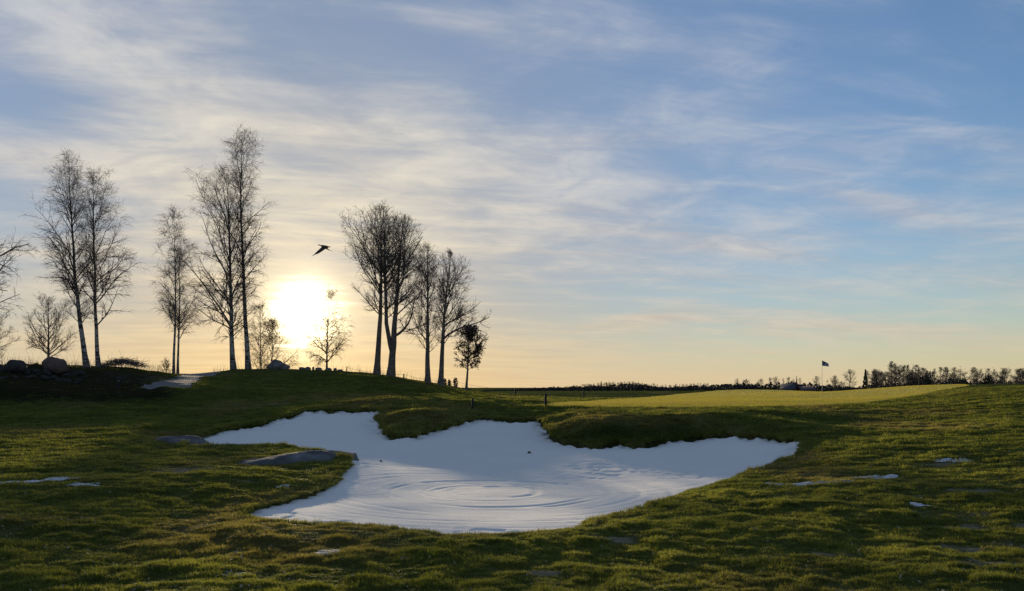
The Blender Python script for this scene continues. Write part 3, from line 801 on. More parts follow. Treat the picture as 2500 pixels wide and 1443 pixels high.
def bare_tree(seed, h, lean=(0, 0), r0=0.16, t0=0.25, env=((0, 1), (1, 0.2)), n1=40, phi=(55, 25), up=0.06, bias=(0, 0), n2=9, n3=8, l2=0.45, l3=0.5,
              droop=0.0, twig=0.007, wig=0.05, sides=(8, 4, 3), bend=(0, 0), extra=(), fork=None, twig_len=None, wander=0.10):
    """returns (trunk mesh data, crown mesh data)"""
    rg = np.random.default_rng(seed)
    ts = np.linspace(0, 1, 15)
    wob = np.cumsum(rg.normal(0, wig, (15, 2)), 0) * h * 0.03; wob -= wob[0]
    tp = np.zeros((1, 15, 3)); tp[0, :, 2] = ts * h
    tp[0, :, 0] = lean[0] * ts + wob[:, 0] + bend[0] * np.sin(ts * math.pi); tp[0, :, 1] = lean[1] * ts + wob[:, 1] + bend[1] * np.sin(ts * math.pi)
    tr_ = r0 * ((1 - ts) ** 1.15 * 0.94 + 0.04); tr_[0] *= 1.35; tr_[1] *= 1.06
    TP, TR = [tp], [tr_[None]]
    if fork:                                                    # second leader
        ft, fx, fy, fh, fr = fork
        i = int(ft * 14); base = tp[0, i]
        q = np.linspace(0, 1, 13)[:, None]
        fp = base + np.concatenate([(fx * np.minimum(1, q * 4) ** 0.7 + fx * 0.6 * q), (fy * np.minimum(1, q * 4) ** 0.7 + 0 * q), q * (fh - base[2])], 1)
        fp[:, :2] += np.cumsum(rg.normal(0, wig, (13, 2)), 0) * h * 0.02
        TP.append(fp[None]); TR.append((fr * ((1 - q[:, 0]) ** 0.85 * 0.93 + 0.05))[None])
    trunk = join([tubes(p_, r_, sides[0]) for p_, r_ in zip(TP, TR)])
    ex, ey = np.array([e[0] for e in env]), np.array([e[1] for e in env])
    crown, P1s, R1s = [], [], []
    for li, (p_, r_) in enumerate(zip(TP, TR)):
        kk = p_.shape[1]
        nn = n1 if li == 0 else int(n1 * 0.8)
        hh = np.sort(rg.uniform(t0, 0.985, nn)) if li == 0 else np.sort(rg.uniform(max(t0, fork[0] + 0.12), 0.97, nn))
        zz_ = hh * h
        f = np.clip(np.interp(zz_, p_[0, :, 2], np.arange(kk)), 0, kk - 1.001); i = f.astype(int); f = (f - i)[:, None]
        base = p_[0, i] * (1 - f) + p_[0, i + 1] * f; rb = r_[0, i] * (1 - f[:, 0]) + r_[0, i + 1] * f[:, 0]
        az_ = np.arange(nn) * 2.39996 + rg.uniform(-.5, .5, nn)
        if bias[0] or bias[1]:
            ba, bm = math.atan2(bias[1], bias[0]), math.hypot(*bias); k2 = 1 + bm * np.cos(az_ - ba)
        else: k2 = 1.0
        a = np.radians(np.interp(hh, [t0, 1], phi) + rg.normal(0, 7, nn))
        D0 = np.stack([np.cos(az_) * np.sin(a), np.sin(az_) * np.sin(a), np.cos(a)], 1)
        L = np.interp(hh, ex, ey) / np.maximum(np.sin(a), 0.3) * k2 * rg.uniform(0.68, 1.08, nn)
        L = np.minimum(L, ((1.0 - hh) * h * 1.0 + 0.30) + (0.25 * h if droop == 0 and phi[1] > 40 else 0))
        P1 = walk(base, D0, L, 7, rg, wander, (0, 0, 1), up)
        rs = np.minimum(rb * 0.50, L * 0.0125 + 0.006)
        R1 = rs[:, None] * np.linspace(1, 0.22, 8)[None, :]
        P1s.append(P1); R1s.append(np.maximum(R1, twig))
    for (bt, dx_, dy_, dz_, L_, r_, upk) in extra:               # single remarkable limbs
        i = bt * 14; j = int(i); base = tp[0, j] * (1 - (i - j)) + tp[0, j + 1] * (i - j)
        P1 = walk(base[None], np.array([[dx_, dy_, dz_]], float), np.array([L_]), 7, rg, 0.10, (0, 0, 1), upk)
        P1s.append(P1); R1s.append(r_ * np.linspace(1, 0.2, 8)[None, :])
    P1, R1 = np.concatenate(P1s), np.concatenate(R1s)
    crown.append(tubes(P1, R1, sides[1]))
    P2, R2 = side_shoots(P1, R1, n2, 0.15, 1.0, rg, (42, 10), lambda t_, pl, g_: pl * l2 * (1.12 - 0.75 * t_) * g_.uniform(0.6, 1.1, len(t_)) + 0.08,
                         5, wander + 0.02, (0, 0, 1), up * 0.7 - droop * 0.25, 0.6, twig * 1.15)
    crown.append(tubes(P2, R2, 3))
    tl = twig_len or (lambda t_, pl, g_: pl * l3 * (1.1 - 0.5 * t_) * g_.uniform(0.5, 1.2, len(t_)) + 0.06)
    P3, R3 = side_shoots(P2, R2, n3, 0.1, 1.0, rg, (45, 12), tl, 3, wander + 0.04, (0, 0, 1), up * 0.6 - droop, 0.7, twig)
    crown.append(tubes(P3, R3, 3))
    return trunk, join(crown), (P2, P3)


m, t, b = new_mat('birch_bark')
n1 = noise(t, objco(t), 2.2, 4, 0.6)
mp = t.nodes.new('ShaderNodeMapping'); mp.inputs['Scale'].default_value = (3.0, 3.0, 7.0); t.links.new(objco(t).k, mp.inputs[0])
n2 = noise(t, E(t, mp.outputs[0]), 1.0, 4, 0.65)
hs = t.nodes.new('ShaderNodeSeparateXYZ'); t.links.new(objco(t).k, hs.inputs[0])
hz = E(t, hs.outputs[2])
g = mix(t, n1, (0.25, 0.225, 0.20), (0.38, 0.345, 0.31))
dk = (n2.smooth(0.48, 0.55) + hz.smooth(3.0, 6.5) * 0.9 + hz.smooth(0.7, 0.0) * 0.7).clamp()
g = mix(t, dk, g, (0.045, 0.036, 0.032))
t.links.new(g.k, b.inputs['Base Color']); bump(t, b, n2, 0.4, 0.02)
M['birch'] = m
M['bark'] = simple('grey_bark', (0.085, 0.068, 0.055), (0.19, 0.155, 0.125), 5.0, 0.9, 0.7, 0.03)
M['bark_dark'] = simple('dark_bark', (0.030, 0.024, 0.020), (0.065, 0.052, 0.042), 5.0, 0.9, 0.7, 0.03)
M['twig'] = simple('twigs', (0.10, 0.080, 0.068), (0.17, 0.14, 0.12), 2.0, 0.8, 0, 0)
M['twig_backlit'] = simple('backlit_twigs', (0.22, 0.14, 0.06), (0.32, 0.21, 0.10), 2.0, 0.7, 0, 0)  # golden backlight of the low sun put into the twig colour
M['twig_far'] = simple('distant_twigs', (0.060, 0.050, 0.046), (0.105, 0.088, 0.080), 0.2, 0.9, 0, 0)


def plant(name, px, D, label, category, bark, twigm, group=None, sink=0.05, leaves=None, **kw):
    root = thing(name, ground(px, D, -sink), label, category, group)
    tk, cr_, sk = bare_tree(**kw)
    link('trunk', make_mesh('trunk', *tk), M[bark], root)
    link('crown', make_mesh('crown', *cr_), M[twigm], root)
    return root, sk


def px_m(n, D): return n * D / F_PX


def birch(px, D, top_py, base_py, label, env, seed, name='birch_tree', lean_px=0, bark='birch', twigm='twig', n1=48, n2=9, n3=9, t0=0.2, bias=(0, 0), r0=0.15, droop=0.30, bend=0.0, phi=(46, 20), extra=(), twig=0.0046, group='bare trees along the mound', tl=0.55):
    h = px_m(base_py - top_py, D) * 0.975
    e = [(a, px_m(w, D)) for a, w in env]
    return plant(name, px, D, label, 'birch tree', bark, twigm, group, seed=seed, h=h, lean=(px_m(lean_px, D), 0), r0=r0, t0=t0, env=e, n1=n1, n2=n2, n3=n3,
                 phi=phi, up=0.035, bias=bias, droop=droop, twig=twig, bend=(px_m(bend, D), 0), l2=0.50, extra=extra,
                 twig_len=lambda t_, pl, g_: g_.uniform(0.2, tl, len(t_)))


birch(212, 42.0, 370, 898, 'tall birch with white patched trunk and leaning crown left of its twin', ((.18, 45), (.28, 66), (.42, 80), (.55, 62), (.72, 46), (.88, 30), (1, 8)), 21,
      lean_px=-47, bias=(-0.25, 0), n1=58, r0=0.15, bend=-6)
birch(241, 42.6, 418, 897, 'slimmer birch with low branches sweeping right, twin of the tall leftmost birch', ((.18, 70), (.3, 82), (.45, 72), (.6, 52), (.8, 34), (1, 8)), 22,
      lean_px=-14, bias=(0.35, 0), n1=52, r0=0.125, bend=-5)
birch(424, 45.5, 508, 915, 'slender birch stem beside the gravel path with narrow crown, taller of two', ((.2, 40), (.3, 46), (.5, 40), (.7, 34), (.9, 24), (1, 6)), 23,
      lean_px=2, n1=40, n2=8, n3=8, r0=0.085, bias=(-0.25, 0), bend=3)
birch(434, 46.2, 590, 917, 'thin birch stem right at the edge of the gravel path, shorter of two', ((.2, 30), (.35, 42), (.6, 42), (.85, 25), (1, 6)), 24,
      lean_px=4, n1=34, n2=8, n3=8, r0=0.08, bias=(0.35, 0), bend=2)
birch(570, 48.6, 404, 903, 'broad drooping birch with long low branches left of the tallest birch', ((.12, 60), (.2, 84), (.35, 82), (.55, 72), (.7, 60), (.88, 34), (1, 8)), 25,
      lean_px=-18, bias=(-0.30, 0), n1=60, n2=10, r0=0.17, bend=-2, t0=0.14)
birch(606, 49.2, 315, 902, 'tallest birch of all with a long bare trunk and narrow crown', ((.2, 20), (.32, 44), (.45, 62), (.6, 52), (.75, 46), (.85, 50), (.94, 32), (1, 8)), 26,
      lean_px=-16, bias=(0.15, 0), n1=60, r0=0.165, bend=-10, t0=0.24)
birch(637, 66, 706, 900, 'young golden birch with pointed crown glowing in front of the sun', ((.05, 30), (.2, 42), (.45, 38), (.7, 25), (1, 5)), 27, twigm='twig_backlit', n1=34, n2=7, n3=6, t0=0.08, r0=0.09, droop=0.2, tl=0.7, twig=0.008)
birch(664, 67, 742, 901, 'lower young sun-gilded birch behind the pointed grey boulder', ((.05, 44), (.2, 50), (.45, 42), (.7, 26), (1, 5)), 28, twigm='twig_backlit', n1=34, n2=7, n3=6, t0=0.08, r0=0.09, droop=0.2, bias=(0.2, 0), tl=0.7, twig=0.008)
birch(798, 52, 712, 905, 'small leaning birch with weeping twigs just right of the sun', ((.05, 62), (.2, 66), (.45, 50), (.7, 26), (1, 10)), 29, twigm='twig_backlit', lean_px=12, n1=38, n2=8, n3=8, t0=0.08, r0=0.075, droop=0.5, bend=-4, phi=(60, 30), twig=0.0048)


def broad(px, D, top_py, base_py, label, env, seed, name='ash_tree', lean_px=0, cat='bare tree', n1=44, n2=9, n3=7, t0=0.32, bias=(0, 0), r0=0.24, phi=(55, 18), up=0.13, bark='bark', twigm='twig', bend=0.0, extra=(), fork=None,
          twig=0.0062, group='bare trees along the mound', wander=0.13, l2=0.46, l3=0.5):
    h = px_m(base_py - top_py, D) * 0.965
    return plant(name, px, D, label, cat, bark, twigm, group, seed=seed, h=h, lean=(px_m(lean_px, D), 0), r0=r0, t0=t0, env=[(a, px_m(w, D)) for a, w in env], n1=n1, n2=n2, n3=n3, phi=phi, up=up, bias=bias,
                 twig=twig, bend=(px_m(bend, D), 0), extra=extra, fork=fork, wander=wander, l2=l2, l3=l3)


broad(920, 49.2, 497, 913, 'tall bare tree with straight single trunk and rounded crown right of the sun', ((.3, 60), (.42, 92), (.55, 88), (.7, 66), (.85, 48), (1, 20)), 31, bias=(-0.35, 0), lean_px=8, n1=52, r0=0.20, t0=0.34, bend=3)
broad(954, 48.3, 524, 919, 'tall bare tree whose thick trunk forks low, beside the straight single trunk', ((.3, 50), (.42, 74), (.55, 80), (.7, 70), (.85, 48), (1, 20)), 32, bias=(0.35, 0), lean_px=30, n1=46, r0=0.24, t0=0.36,
      fork=(0.17, -0.34, 0.1, 9.0, 0.15), extra=((0.26, 0.9, -0.1, 0.55, 3.0, 0.09, 0.12),))
broad(1044, 47.4, 602, 937, 'medium bare tree with upright crown and low twigs, left of a curved trunk', ((.2, 50), (.35, 62), (.5, 50), (.7, 42), (.9, 26), (1, 12)), 33, bias=(-0.25, 0), lean_px=0, n1=46, r0=0.17, t0=0.22, phi=(58, 16))
broad(1075, 47.3, 612, 942, 'bare tree with slightly curved trunk and one long limb reaching right', ((.25, 40), (.4, 60), (.55, 66), (.7, 58), (.88, 40), (1, 18)), 34, bias=(0.4, 0), lean_px=22, n1=44, r0=0.17, t0=0.3, bend=-4,
      extra=((0.36, 0.80, 0.05, 0.75, 3.1, 0.07, -0.05), (0.46, 0.8, -0.2, 0.6, 2.2, 0.05, -0.08)))
broad(118, 47, 700, 880, 'small spreading bare tree rising behind the big rounded boulder', ((.1, 70), (.25, 74), (.5, 60), (.8, 35), (1, 14)), 35, name='bare_tree', n1=34, n2=8, n3=6, r0=0.10, t0=0.14, phi=(62, 20), up=0.10)
broad(-150, 36, 440, 905, 'gnarled tree reaching in from the left edge with crooked branches', ((.25, 180), (.45, 235), (.7, 190), (.9, 110), (1, 40)), 36, name='oak_tree', n1=34, n2=9, n3=6, r0=0.32, t0=0.3, phi=(72, 25), up=0.05, wander=0.2, bark='bark_dark', twig=0.008)
broad(-25, 45, 738, 885, 'low bushy bare tree cut by the left edge of the view', ((.05, 50), (.3, 62), (.6, 50), (1, 15)), 37, name='bare_tree', n1=38, n2=8, n3=7, r0=0.09, t0=0.1, phi=(60, 20), up=0.08)
broad(405, 52, 862, 905, 'tiny bare sapling left of the paired path birches', ((.1, 14), (.4, 14), (1, 4)), 38, name='sapling', cat='sapling', n1=18, n2=5, n3=4, r0=0.025, t0=0.15, twig=0.006, phi=(45, 20))

# the small oak that has kept its brown leaves
oak, sk = plant('oak_tree', 1138, 47.8, 'small oak with dense dark brown leaves and slanting trunk', 'oak tree', 'bark', 'twig', None, seed=39, h=px_m(145, 48), lean=(px_m(8, 48), 0), r0=0.085, t0=0.34,
                env=[(a, px_m(w, 48)) for a, w in ((.3, 30), (.45, 42), (.7, 42), (.9, 28), (1, 12))], n1=34, n2=8, n3=6, phi=(58, 20), up=0.10, twig=0.007, bias=(0.05, 0), bend=(0.03, 0))
rg = np.random.default_rng(7)
p3 = sk[1].reshape(-1, 3); p3 = p3[p3[:, 2] > 1.05]
p3 = p3[rg.choice(len(p3), min(5200, len(p3)), replace=False)]
dens_ = np.where(p3[:, 0] > 0.12, 1.0, 0.55); p3 = p3[rg.uniform(size=len(p3)) < dens_]
n = len(p3); ax = unit(rg.normal(0, 1, (n, 3))); bx_ = unit(np.cross(ax, rg.normal(0, 1, (n, 3)))); s_ = rg.uniform(0.035, 0.065, (n, 1))
Vl = np.stack([p3 - ax * s_, p3 + bx_ * s_ * .5, p3 + ax * s_, p3 - bx_ * s_ * .5], 1).reshape(-1, 3) - np.array([0, 0, .02])
M['dead_leaf'] = simple('dead_oak_leaves', (0.030, 0.016, 0.010), (0.070, 0.036, 0.020), 4.0, 0.7, 0, 0)
lo = link('foliage', make_mesh('foliage', Vl, np.arange(n * 4).reshape(-1, 4), None, False), M['dead_leaf'], oak)
lo['kind'] = 'stuff'
# ------------------------------------------------------------------ stones and boulders
M['rock'] = simple('field_stone', (0.09, 0.083, 0.083), (0.19, 0.175, 0.17), 2.5, 0.9, 0.8, 0.05)
M['rock_pink'] = simple('reddish_granite', (0.085, 0.058, 0.050), (0.15, 0.105, 0.09), 2.0, 0.9, 0.7, 0.04)
M['rock_dark'] = simple('lichen_stone', (0.022, 0.021, 0.020), (0.065, 0.060, 0.056), 3.0, 0.95, 0.8, 0.05)
M['rock_pale'] = simple('pale_granite', (0.30, 0.28, 0.28), (0.46, 0.44, 0.43), 2.0, 0.9, 0.6, 0.04)


def rock_mesh(seed, sx_, sy_, sz_, sub=3, rough=0.35, facets=7, peak=0.0):
    rg = np.random.default_rng(seed)
    bm = bmesh.new(); bmesh.ops.create_icosphere(bm, subdivisions=sub, radius=1.0)
    nrm = unit(rg.normal(0, 1, (facets, 3))); off = rg.uniform(0.62, 0.92, facets)
    from mathutils import noise as mn
    for v in bm.verts:
        p = np.array(v.co)
        for nn, oo in zip(nrm, off):
            dd = p @ nn
            if dd > oo: p = p - nn * (dd - oo) * 0.85
        q = Vector(p * 1.7 + seed); p = p * (1 + rough * 0.5 * mn.noise(q) + rough * 0.22 * mn.noise(q * 2.7))
        if peak and p[2] > 0: p[:2] *= 1 - peak * p[2]
        v.co = Vector((p[0] * sx_, p[1] * sy_, p[2] * sz_))
    me = bpy.data.meshes.new('rock'); bm.to_mesh(me); bm.free()
    me.polygons.foreach_set('use_smooth', np.ones(len(me.polygons), bool))
    return me


def rock(name, px, D, wpx, hpx, seed, mat, label, category='boulder', sink=0.3, depth=0.8, peak=0.0, sub=3, rough=0.35, group=None, zoff=0.0, rz=0.0):
    w, h = px_m(wpx, D) / 2, px_m(hpx, D)
    hz_ = h / (2 - 2 * sink) if False else h / (1.75 - sink)
    o = link(name, rock_mesh(seed, w * 1.06, w * depth, hz_, sub, rough, peak=peak), M[mat], loc=ground(px, D, zoff + h - hz_ * 0.92))
    o.rotation_euler = (0, 0, rz)
    o['label'] = label; o['category'] = category
    if group: o['group'] = group
    return o


rock('boulder', 133, 38.6, 60, 34, 3, 'rock_pink', 'large rounded reddish boulder on top of the stone wall at left', zoff=0.10)
rock('boulder', 38, 37.6, 46, 26, 9, 'rock_dark', 'dark angular boulder on the wall near the left edge', zoff=0.12)
rock('boulder', 674, 49.3, 44, 26, 14, 'rock', 'grey pointed boulder on the crest below the sun', peak=0.55, rough=0.2, zoff=-0.02)
rock('boulder', 697, 49.0, 22, 15, 17, 'rock', 'smaller grey stone leaning on the pointed boulder', rough=0.3)
for k_, (px, wp, hp, lab) in enumerate(((738, 20, 7, 'flat dark stone on the crest, leftmost of a loose row'), (752, 14, 8, 'low stone on the crest, second from left in a loose row'), (765, 6, 9, 'small upright stone on the crest in a loose row'),
                                        (778, 16, 8, 'wide stone on the crest just left of the weeping birch'), (802, 18, 8, 'stone at the foot of the weeping birch'), (818, 10, 8, 'pointed little stone right of the weeping birch'), (830, 14, 5, 'last flat stone in the row, right of the weeping birch'))):
    rock('stone', px, 50.2, wp, hp, 40 + k_, 'rock', lab, 'stone', group='loose stones along the crest', sub=2)

# the old field wall on the bank: every stone its own piece
wall = thing('stone_wall', ground(170, 38), 'rough field stone wall along the dark bank at left', 'stone wall')
rg = np.random.default_rng(77)
stones = [rock_mesh(300 + i, 1, 0.8, 0.72, 2, 0.4) for i in range(7)]
for me in stones: me.materials.append(M['rock_dark'] if rg.uniform() < .95 else M['rock'])
for k_ in range(120):
    px = rg.uniform(-70, 200) if k_ < 100 else rg.uniform(150, 330); row = rg.uniform()
    D = 38.4 + (px / 200) * 1.2 - row * 2.0
    s_ = rg.uniform(0.10, 0.27) * (0.7 if k_ >= 100 else 1)
    o = link('stone', stones[k_ % 7], None, wall)
    p = ground(px, D, s_ * (-0.1 + 0.5 * (rg.uniform() < .35)))
    o.location = p - wall.location; o.scale = (s_, s_, s_ * rg.uniform(.7, 1)); o.rotation_euler = (rg.uniform(-.3, .3), rg.uniform(-.3, .3), rg.uniform(0, 6.28))

# bedrock showing beside the sand
def outcrop(name, px0, px1, D0, D1, h, seed, label, rz=0.0, wy=None):
    c = ground((px0 + px1) / 2, (D0 + D1) / 2)
    w = (at(px1, (D0 + D1) / 2).x - at(px0, (D0 + D1) / 2).x) / 2
    n = 46; uu, vv = np.meshgrid(np.linspace(-1, 1, n), np.linspace(-1, 1, n), indexing='ij')
    rr = np.sqrt(uu * uu + vv * vv); sc_ = np.where(rr > 1e-6, np.maximum(np.abs(uu), np.abs(vv)) / np.maximum(rr, 1e-6), 1)
    ux, vy = (uu * sc_), (vv * sc_); rad = np.hypot(ux, vy)
    edge = 1 + (fbm(ux * 1.6 + seed, vy * 1.6, seed, 3) - 0.5) * 0.55
    lx, ly = ux * w * edge, vy * (D1 - D0) / 2 * edge
    cr_, sr_ = math.cos(rz), math.sin(rz); lx, ly = lx * cr_ - ly * sr_, lx * sr_ + ly * cr_
    gx, gy = lx + c.x, ly + c.y
    crack = np.abs(fbm(gx * 1.4 + gy * .8, gy * 3.0, seed + 3, 3) - 0.5)
    prof = np.clip(1 - rad ** 2.0, 0, 1) ** 0.8
    z = zbase(gx, gy) + prof * (h * (0.85 + (fbm(gx * 0.9, gy * 0.9, seed + 1, 3) - .5) * 1.2) - 0.05 * sstep(0.06, 0.0, crack)) + 0.02 * (fbm(gx * 7, gy * 7, seed, 2) - .5) - 0.30 * sstep(0.86, 1.0, rad)
    ii = np.arange(n * n).reshape(n, n); q = np.stack([ii[:-1, :-1], ii[1:, :-1], ii[1:, 1:], ii[:-1, 1:]], -1).reshape(-1, 4)
    me = make_mesh(name, np.stack([lx, ly, z - c.z], -1).reshape(-1, 3), q)
    return link(name, me, M['slab'], loc=c, label=label, category='rock')


m, t, b = new_mat('wet_bedrock')
n1 = noise(t, objco(t), 1.6, 7, 0.65); n2 = noise(t, objco(t), 12, 5, 0.65)
g = mix(t, n1.smooth(0.35, 0.7), (0.080, 0.081, 0.084), (0.165, 0.166, 0.170)); g = mix(t, n2.smooth(0.5, 0.75) * 0.5, g, (0.05, 0.05, 0.055))
g = mix(t, noise(t, objco(t), 0.9, 3, 0.5).smooth(0.64, 0.70) * 0.5, g, (0.26, 0.26, 0.26))
t.links.new(g.k, b.inputs['Base Color']); b.inputs['Roughness'].default_value = 1.0; b.inputs['Specular IOR Level'].default_value = 0.05; bump(t, b, n1 * 0.6 + n2 * 0.5, 0.8, 0.04)
M['slab'] = m
outcrop('rock_outcrop', 382, 512, 20.2, 22.6, 0.20, 5, 'low grey rock at the far left tip of the sand', rz=0.05)
outcrop('rock_outcrop', 640, 818, 15.7, 19.2, 0.125, 8, 'broad grey rock slab on the grass nose beside the sand', rz=-0.62)

# ------------------------------------------------------------------ white patches in the grass
m, t, b = new_mat('white_patch')
g = mix(t, noise(t, objco(t), 9, 5, 0.7), (0.42, 0.42, 0.42), (0.66, 0.66, 0.67))
t.links.new(g.k, b.inputs['Base Color']); bump(t, b, noise(t, objco(t), 25, 4, 0.7), 0.7, 0.02)
M['patch'] = m


def white_patch(px, D, w, d, seed, label, thr=0.50):
    c = ground(px, D)
    n0, n1_ = max(12, int(w / 0.022)), max(10, int(d / 0.028))
    gx, gy = np.meshgrid(np.linspace(-w / 2, w / 2, n0), np.linspace(-d / 2, d / 2, n1_), indexing='ij')
    el_ = 1 - ((gx / (w / 2)) ** 2 + (gy / (d / 2)) ** 2)
    f = fbm((gx + seed * 7) * 4.2, (gy + seed) * 7.0, 400 + seed, 4) + 0.42 * np.clip(el_, -1, 1) - 0.2
    f = f + (fbm(gx * 11 + seed, gy * 17, 450 + seed, 4, 0.7) - 0.5) * 1.5
    hgt = np.clip((f - thr) * 0.12, -0.035, 0.008)
    z = zground((gx + c.x).ravel(), (gy + c.y).ravel()).reshape(gx.shape) + hgt + 0.006
    ii = np.arange(n0 * n1_).reshape(n0, n1_); q = np.stack([ii[:-1, :-1], ii[1:, :-1], ii[1:, 1:], ii[:-1, 1:]], -1).reshape(-1, 4)
    q = q[(hgt.ravel()[q] > -0.012).any(1) & (el_.ravel()[q] > 0).all(1)]
    u, iv = np.unique(q, return_inverse=True)
    if len(u) < 8: return
    link('white_patch', make_mesh('white_patch', np.stack([gx, gy, z - c.z], -1).reshape(-1, 3)[u], iv.reshape(-1, 4)), M['patch'], loc=c, label=label, category='patch', group='white patches in the grass')


for a in PATCHES:
    white_patch(*a)

# two dark lumps lying on the sand
for px, D, s_, lab in ((1292, 20.6, 0.045, 'small dark lump on the sand in the middle lobe'), (930, 18.6, 0.032, 'small dark lump on the sand right of the rock slab')):
    p = at(px, D); sd_ = np.array([2.0]); p.z = float(zsand(np.array([p.x]), np.array([p.y]), sd_)[0]) + s_ * .4
    link('clod', rock_mesh(int(px), s_, s_, s_ * .75, 2, 0.5), M['rock_dark'], loc=p, label=lab, category='clod', group='dark lumps on the sand')

# ------------------------------------------------------------------ posts and fence wire
M['post'] = simple('tarred_post', (0.018, 0.017, 0.016), (0.040, 0.036, 0.032), 8, 0.8, 0.5, 0.01)
M['wire'] = simple('fence_wire', (0.10, 0.095, 0.09), (0.16, 0.15, 0.14), 8, 0.6, 0, 0)


def post(px, D, hpx, wpx, label, tilt=0.0, name='post', group='short dark marker posts'):
    h, w = px_m(hpx, D), px_m(wpx, D) / 2
    prof = [(w * 1.0, -0.15), (w * 1.0, 0.0), (w * 0.97, h * .5), (w * 0.95, h * 0.93), (w * 0.80, h * 0.985), (w * 0.35, h)]
    an = np.arange(10) * 2 * math.pi / 10
    v = np.array([(r_ * math.cos(a), r_ * math.sin(a), z_) for r_, z_ in prof for a in an])
    ii = np.arange(60).reshape(6, 10); jj = np.roll(ii, -1, 1)
    q = np.stack([ii[:-1], jj[:-1], jj[1:], ii[1:]], -1).reshape(-1, 4)
    v = np.vstack([v, [(0, 0, h * 1.003)]]); tri = np.stack([ii[-1], jj[-1], np.full(10, 60)], 1)
    o = link(name, make_mesh(name, v, q, tri), M['post'], loc=ground(px, D), label=label, category='post', group=group)
    o.rotation_euler = (0, tilt, 0)
    return o


post(1154, 29.6, 27, 5.5, 'dark marker post standing between the left and middle sand lobes')
post(1332, 30.6, 34, 6.5, 'tallest dark marker post at the near edge of the green')
post(1258, 53, 16, 4.2, 'dark marker post on the left, at the far fringe of the green')
post(1425, 54, 16, 4.0, 'dark marker post farther right on the far fringe of the green')
post(287, 36.4, 22, 6.0, 'dark post in the shade at the foot of the left bank')
FP = [(845, 49.6, 13, 2.0, 0.18, 'thin leaning fence stake on the crest right of the weeping birch'), (986, 47.4, 14, 3.2, 0.0, 'fence stake on the slope right of the forked tree'), (1110, 49.5, 17, 3.2, 0.0, 'fence stake left of the small leafy oak')]
for px, D, hp, wp, tl_, lab in FP: post(px, D, hp, wp, lab, tl_, 'fence_stake', 'wire fence stakes')


def wire(a, b_, sag, label):
    q = np.linspace(0, 1, 13)[:, None]; P = np.array(a)[None] * (1 - q) + np.array(b_)[None] * q
    P[:, 2] -= sag * 4 * (q * (1 - q))[:, 0]
    c = Vector(P[0]); v, f = tubes((P - np.array(c))[None], np.full((1, 13), 0.006), 4)
    link('fence_wire', make_mesh('fence_wire', v, f), M['wire'], loc=c, label=label, category='wire', group='fence wires')


tops = [ground(px, D, px_m(hp * .85, D)) for px, D, hp, *_ in FP] + [ground(1258, 53, px_m(13, 53))]
for a, b_, lab in zip(tops, tops[1:], ('sagging fence wire running down the crest past the tall trees', 'fence wire between the slope stake and the oak stake', 'fence wire right of the small leafy oak')):
    wire(a, b_, 0.12, lab)

# ------------------------------------------------------------------ brush pile and weeds on the bank
rg = np.random.default_rng(55)
c = ground(300, 43.4)
n = 620
px_ = rg.normal(0, 0.55, n); P0 = np.stack([np.clip(px_, -1.1, 1.1), rg.normal(0, 0.35, n), np.abs(rg.normal(0, 0.10, n))], 1)
P0[:, 2] += 0.26 * np.exp(-(P0[:, 0] / 0.7) ** 2)
D0 = np.stack([rg.normal(0, 1, n), rg.normal(0, .7, n), rg.uniform(-.1, .3, n)], 1)
Pb = walk(P0, D0, rg.uniform(0.25, 0.6, n), 4, rg, 0.2, (0, 0, -1), 0.22)
Rb = rg.uniform(0.006, 0.016, n)[:, None] * np.linspace(1, .4, 5)[None]
link('brush_pile', make_mesh('brush_pile', *tubes(Pb, Rb, 3)), M['twig'], loc=c, label='low heap of cut branches on the bank left of the path', category='brush pile')

rg = np.random.default_rng(66)
n = 900; pxw = np.concatenate([rg.uniform(-40, 400, 560), rg.uniform(520, 1150, 340)])
Dw = np.where(pxw < 300, 40 + pxw / 200 * 2.5, np.where(pxw < 420, 44.5, 49.6 - np.clip(pxw - 860, 0, 300) * .008)) + rg.uniform(-1.0, 1.0, n)
bx, by = (pxw - CX) / F_PX * Dw, Dw
P0 = np.stack([bx, by, zbase(bx, by)], 1); D0 = np.stack([rg.normal(0, .25, n), rg.normal(0, .25, n), np.ones(n)], 1)
Pw = walk(P0, D0, rg.uniform(0.12, 0.5, n) * np.where(rg.uniform(size=n) < .12, 2.0, 1.0), 3, rg, .12); Rw = np.full((n, 4), .006) * np.array([1, .8, .6, .4])[None]
link('dry_weeds', make_mesh('dry_weeds', *tubes(Pw, Rw, 3)), M['twig'], kind='stuff', label='thin dry stalks along the skyline of the mound')

# small dark shrubs behind the slope
def leaf_cloud(seed, n, rx_, rz_, s0, s1, cone=False):
    rg = np.random.default_rng(seed)
    p = unit(rg.normal(0, 1, (n, 3))) * rg.uniform(0.25, 1, (n, 1)) ** 0.5
    if cone:
        hh = rg.uniform(0, 1, n) ** 1.25; rr = (1 - hh) * rg.uniform(.2, 1, n) ** .5 * (0.8 + 0.35 * np.abs(np.sin(hh * 16))); a = rg.uniform(0, 6.283, n)
        p = np.stack([rr * np.cos(a), rr * np.sin(a), hh * 2 - 1], 1)
    p = p * np.array([rx_, rx_, rz_]) + np.array([0, 0, rz_])
    ax_ = unit(rg.normal(0, 1, (n, 3))); bx_ = unit(np.cross(ax_, rg.normal(0, 1, (n, 3)))); s_ = rg.uniform(s0, s1, (n, 1))
    return np.stack([p - ax_ * s_, p + bx_ * s_ * .45, p + ax_ * s_, p - bx_ * s_ * .45], 1).reshape(-1, 3), np.arange(n * 4).reshape(-1, 4)


